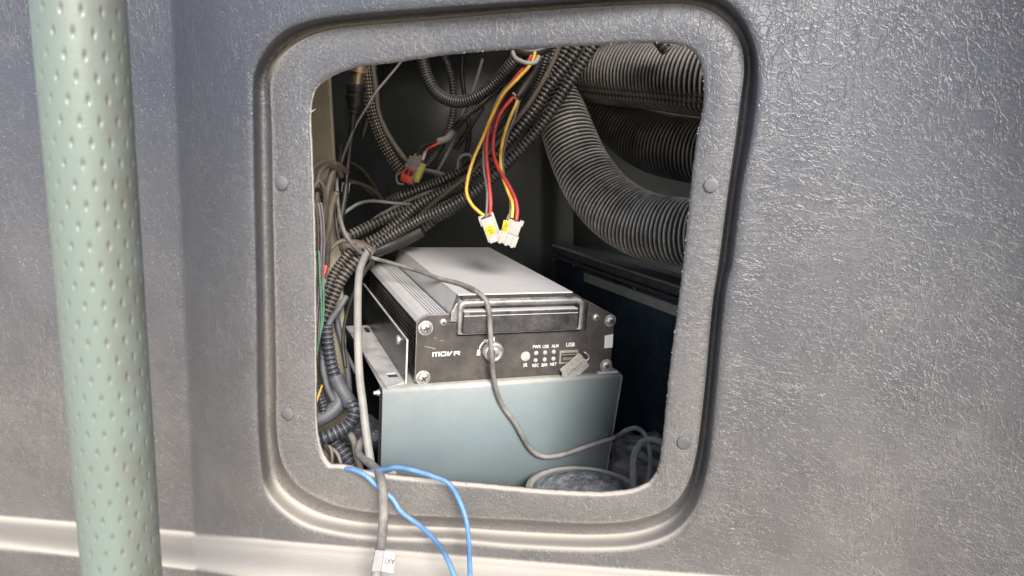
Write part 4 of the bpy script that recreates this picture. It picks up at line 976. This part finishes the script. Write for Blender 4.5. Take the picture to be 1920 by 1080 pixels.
o = tube_mesh('signal_cable', lg, 10, M['grey_cable'], None, 14, widths=[q*.78 for q in wl], step=.002, wob=.0004)
tag(o, 'long thin grey cable draped over the recorder and across the front of the box', 'cable')
o = cable([(690,470,.185),(683,484,.165),(674,510,.14),(671,560,.115),(671,623,.09),(674,700,.07),(681,765,.055),(689,828,.045),(697,880,.04),(702,905,.04)], 15.5, 'beige_cable', 'straight beige cable hanging down in front of the recorder bracket', wob=.0003)
tk = empty('sill_cable', P(715, 900, -.012)); to_ = Vector(tk.location)
tube_mesh('jacket', [(690,816,.075),(677,830,.060),(672,848,.05),(684,862,.04),(699,874,.028),(712,890,.012),(718,922,-.006),(719,966,-.012),(716,1006,-.024),(711,1035,-.036),(706,1070,-.052),(698,1120,-.060)], 17.5, M['grey_cable'], tk, 18, wob=.0003)
# flag label AV3
Yt = -.050
vs = []
for (px, py, dy) in ((704,1031,-.004),(721,1033,-.008),(722,1033,-.008),(741,1037,-.003),(738,1075,-.006),(715,1071,-.012),(714,1071,-.012),(697,1071,-.008)): vs.append(P(px, py, Yt+dy)-to_)
bm = bmesh.new(); f4 = [(0, 1, 6, 7), (2, 3, 4, 5)]
vv = [bm.verts.new(v_) for v_ in vs]
fl_ = [bm.faces.new([vv[q] for q in f]) for f in f4]
e_ = bmesh.ops.extrude_face_region(bm, geom=bm.faces[:])
for v_ in e_['geom']:
    if isinstance(v_, bmesh.types.BMVert): v_.co += FW*.0003
lf = bm_obj('label_flag', bm, M['label_white'], tk)
pc = P(730.5, 1052, Yt-.0085)-to_; kx = (pc+to_-CAM).dot(FW)/FPX
mt = Matrix.Translation(pc) @ Matrix((RT, UP, -FW)).transposed().to_4x4() @ Matrix.Rotation(math.pi-.06, 4, 'Z')
text_mesh('label_text', 'AV3', 14.5*kx, M['ink_faded'], lf, mt, .00003, sx=.8)
tag(tk, 'thick grey cable coming out over the sill with a white AV3 flag label', 'cable')

# ---------------------------------------------------------------- blue wires over the sill
cable([(600,880,.06),(637,879,.022),(662,881,.008),(686,892,.004),(707,912,.004),(735,934,.006),(751,958,.004),(784,983,-.001),(817,1015,-.014),(841,1054,-.036),(866,1120,-.050)], 9, 'blue_wire', 'lower blue wire crossing under the thick cable and leaving at the bottom', 'wire', 'blue_wire', wob=.0004)
cable([(672,890,.03),(694,884,.02),(719,880,.012),(743,876,.006),(776,882,.003),(812,893,.001),(841,906,.0),(861,937,.0),(874,974,-.004),(879,1019,-.018),(881,1080,-.045),(880,1130,-.05)], 9, 'blue_wire', 'upper blue wire arching to the right and dropping straight down', 'wire', 'blue_wire', wob=.0004)
o = mesh('paper_label', [P(721,889,.022), P(741,882,.022), P(747,897,.022), P(733,901,.022), P(721,889,.0225), P(741,882,.0225), P(747,897,.0225), P(733,901,.0225)], [(0, 1, 2, 3), (7, 6, 5, 4), (0, 4, 5, 1), (1, 5, 6, 2), (2, 6, 7, 3), (3, 7, 4, 0)], M['label_white'])
tag(o, 'small white paper label peeping over the sill at the foot of the box', 'label')

# ---------------------------------------------------------------- lower right: loops, crumpled sheet, round lid
cable([(1188,930,.10),(1187,890,.115),(1189,855,.125),(1203,830,.13),(1222,824,.125),(1240,829,.115),(1262,845,.105)], 12.5, 'grey_cable', 'grey cable loop standing in the lower right corner')
cable([(1120,838,.24),(1160,827,.22),(1195,830,.20),(1240,845,.19)], 13, 'tube_grey', 'smooth grey tube lying level behind the loop')
cable([(1180,838,.19),(1210,860,.18),(1250,880,.16)], 18, 'tube_grey', 'thick grey tube slanting behind the loop')
def blob(name, px, py, y, rx, ry, rz, m, label, amp=.35, fr=60, cat='sheet'):
    bm = bmesh.new(); bmesh.ops.create_icosphere(bm, subdivisions=5, radius=1); c = P(px, py, y)
    for v_ in bm.verts:
        d_ = v_.co.copy(); q = Vector((d_.x*rx, d_.y*ry, d_.z*rz))
        n_ = noise.noise(q*fr+Vector((px, 0, 0)))+.6*abs(noise.noise(q*fr*2.4))+.3*abs(noise.noise(q*fr*5))
        v_.co = q*(1+amp*n_)
    o_ = bm_obj(name, bm, m, None, True); o_.location = c; return tag(o_, label, cat)
blob('crumpled_sheet', 1210, 890, .215, .050, .03, .038, M['bag'], 'dusty crumpled brown sheet filling the lower right corner')
blob('crumpled_film', 690, 812, .165, .030, .02, .016, M['bag_blue'], 'crumpled blue-grey film left of the box, behind the beige cable', cat='film')
# round rimmed lid
lid = empty('round_lid', P(1096, 924, .105)); lo = Vector(lid.location)
kk_ = (lo-CAM).dot(FW)/FPX; Rl = 112*kk_
q_ = Vector((0.02, .10, 1)).normalized()
lathe('rim', [(Rl-.0075, -.004), (Rl, -.004), (Rl+.0005, 0), (Rl-.001, .0035), (Rl-.004, .0045), (Rl-.0068, .0030), (Rl-.0075, 0)], M['beige_cable'], lid, 72, Vector((0, 0, 0)), q_)
pf = [(Rl-.0072, .0005)]+[((Rl-.0075)*math.cos(math.radians(a)), .0005+.011*math.sin(math.radians(a))) for a in range(6, 90, 7)]+[(.0001, .0115)]
lathe('film_dome', pf, M['film'], lid, 96, Vector((0, 0, 0)), q_, ang=80)
for a in (200, 335):
    a = math.radians(a); qt = q_.to_track_quat('Z', 'Y'); cpt = qt@Vector(((Rl-.0035)*math.cos(a), (Rl-.0035)*math.sin(a), .0043))
    lathe('rim_hole', [(.0009, 0), (.0009, .0004), (.0005, .0005)], M['recess'], lid, 10, cpt, q_)
tag(lid, 'round pale-rimmed lid under shiny film at the bottom of the opening', 'lid')
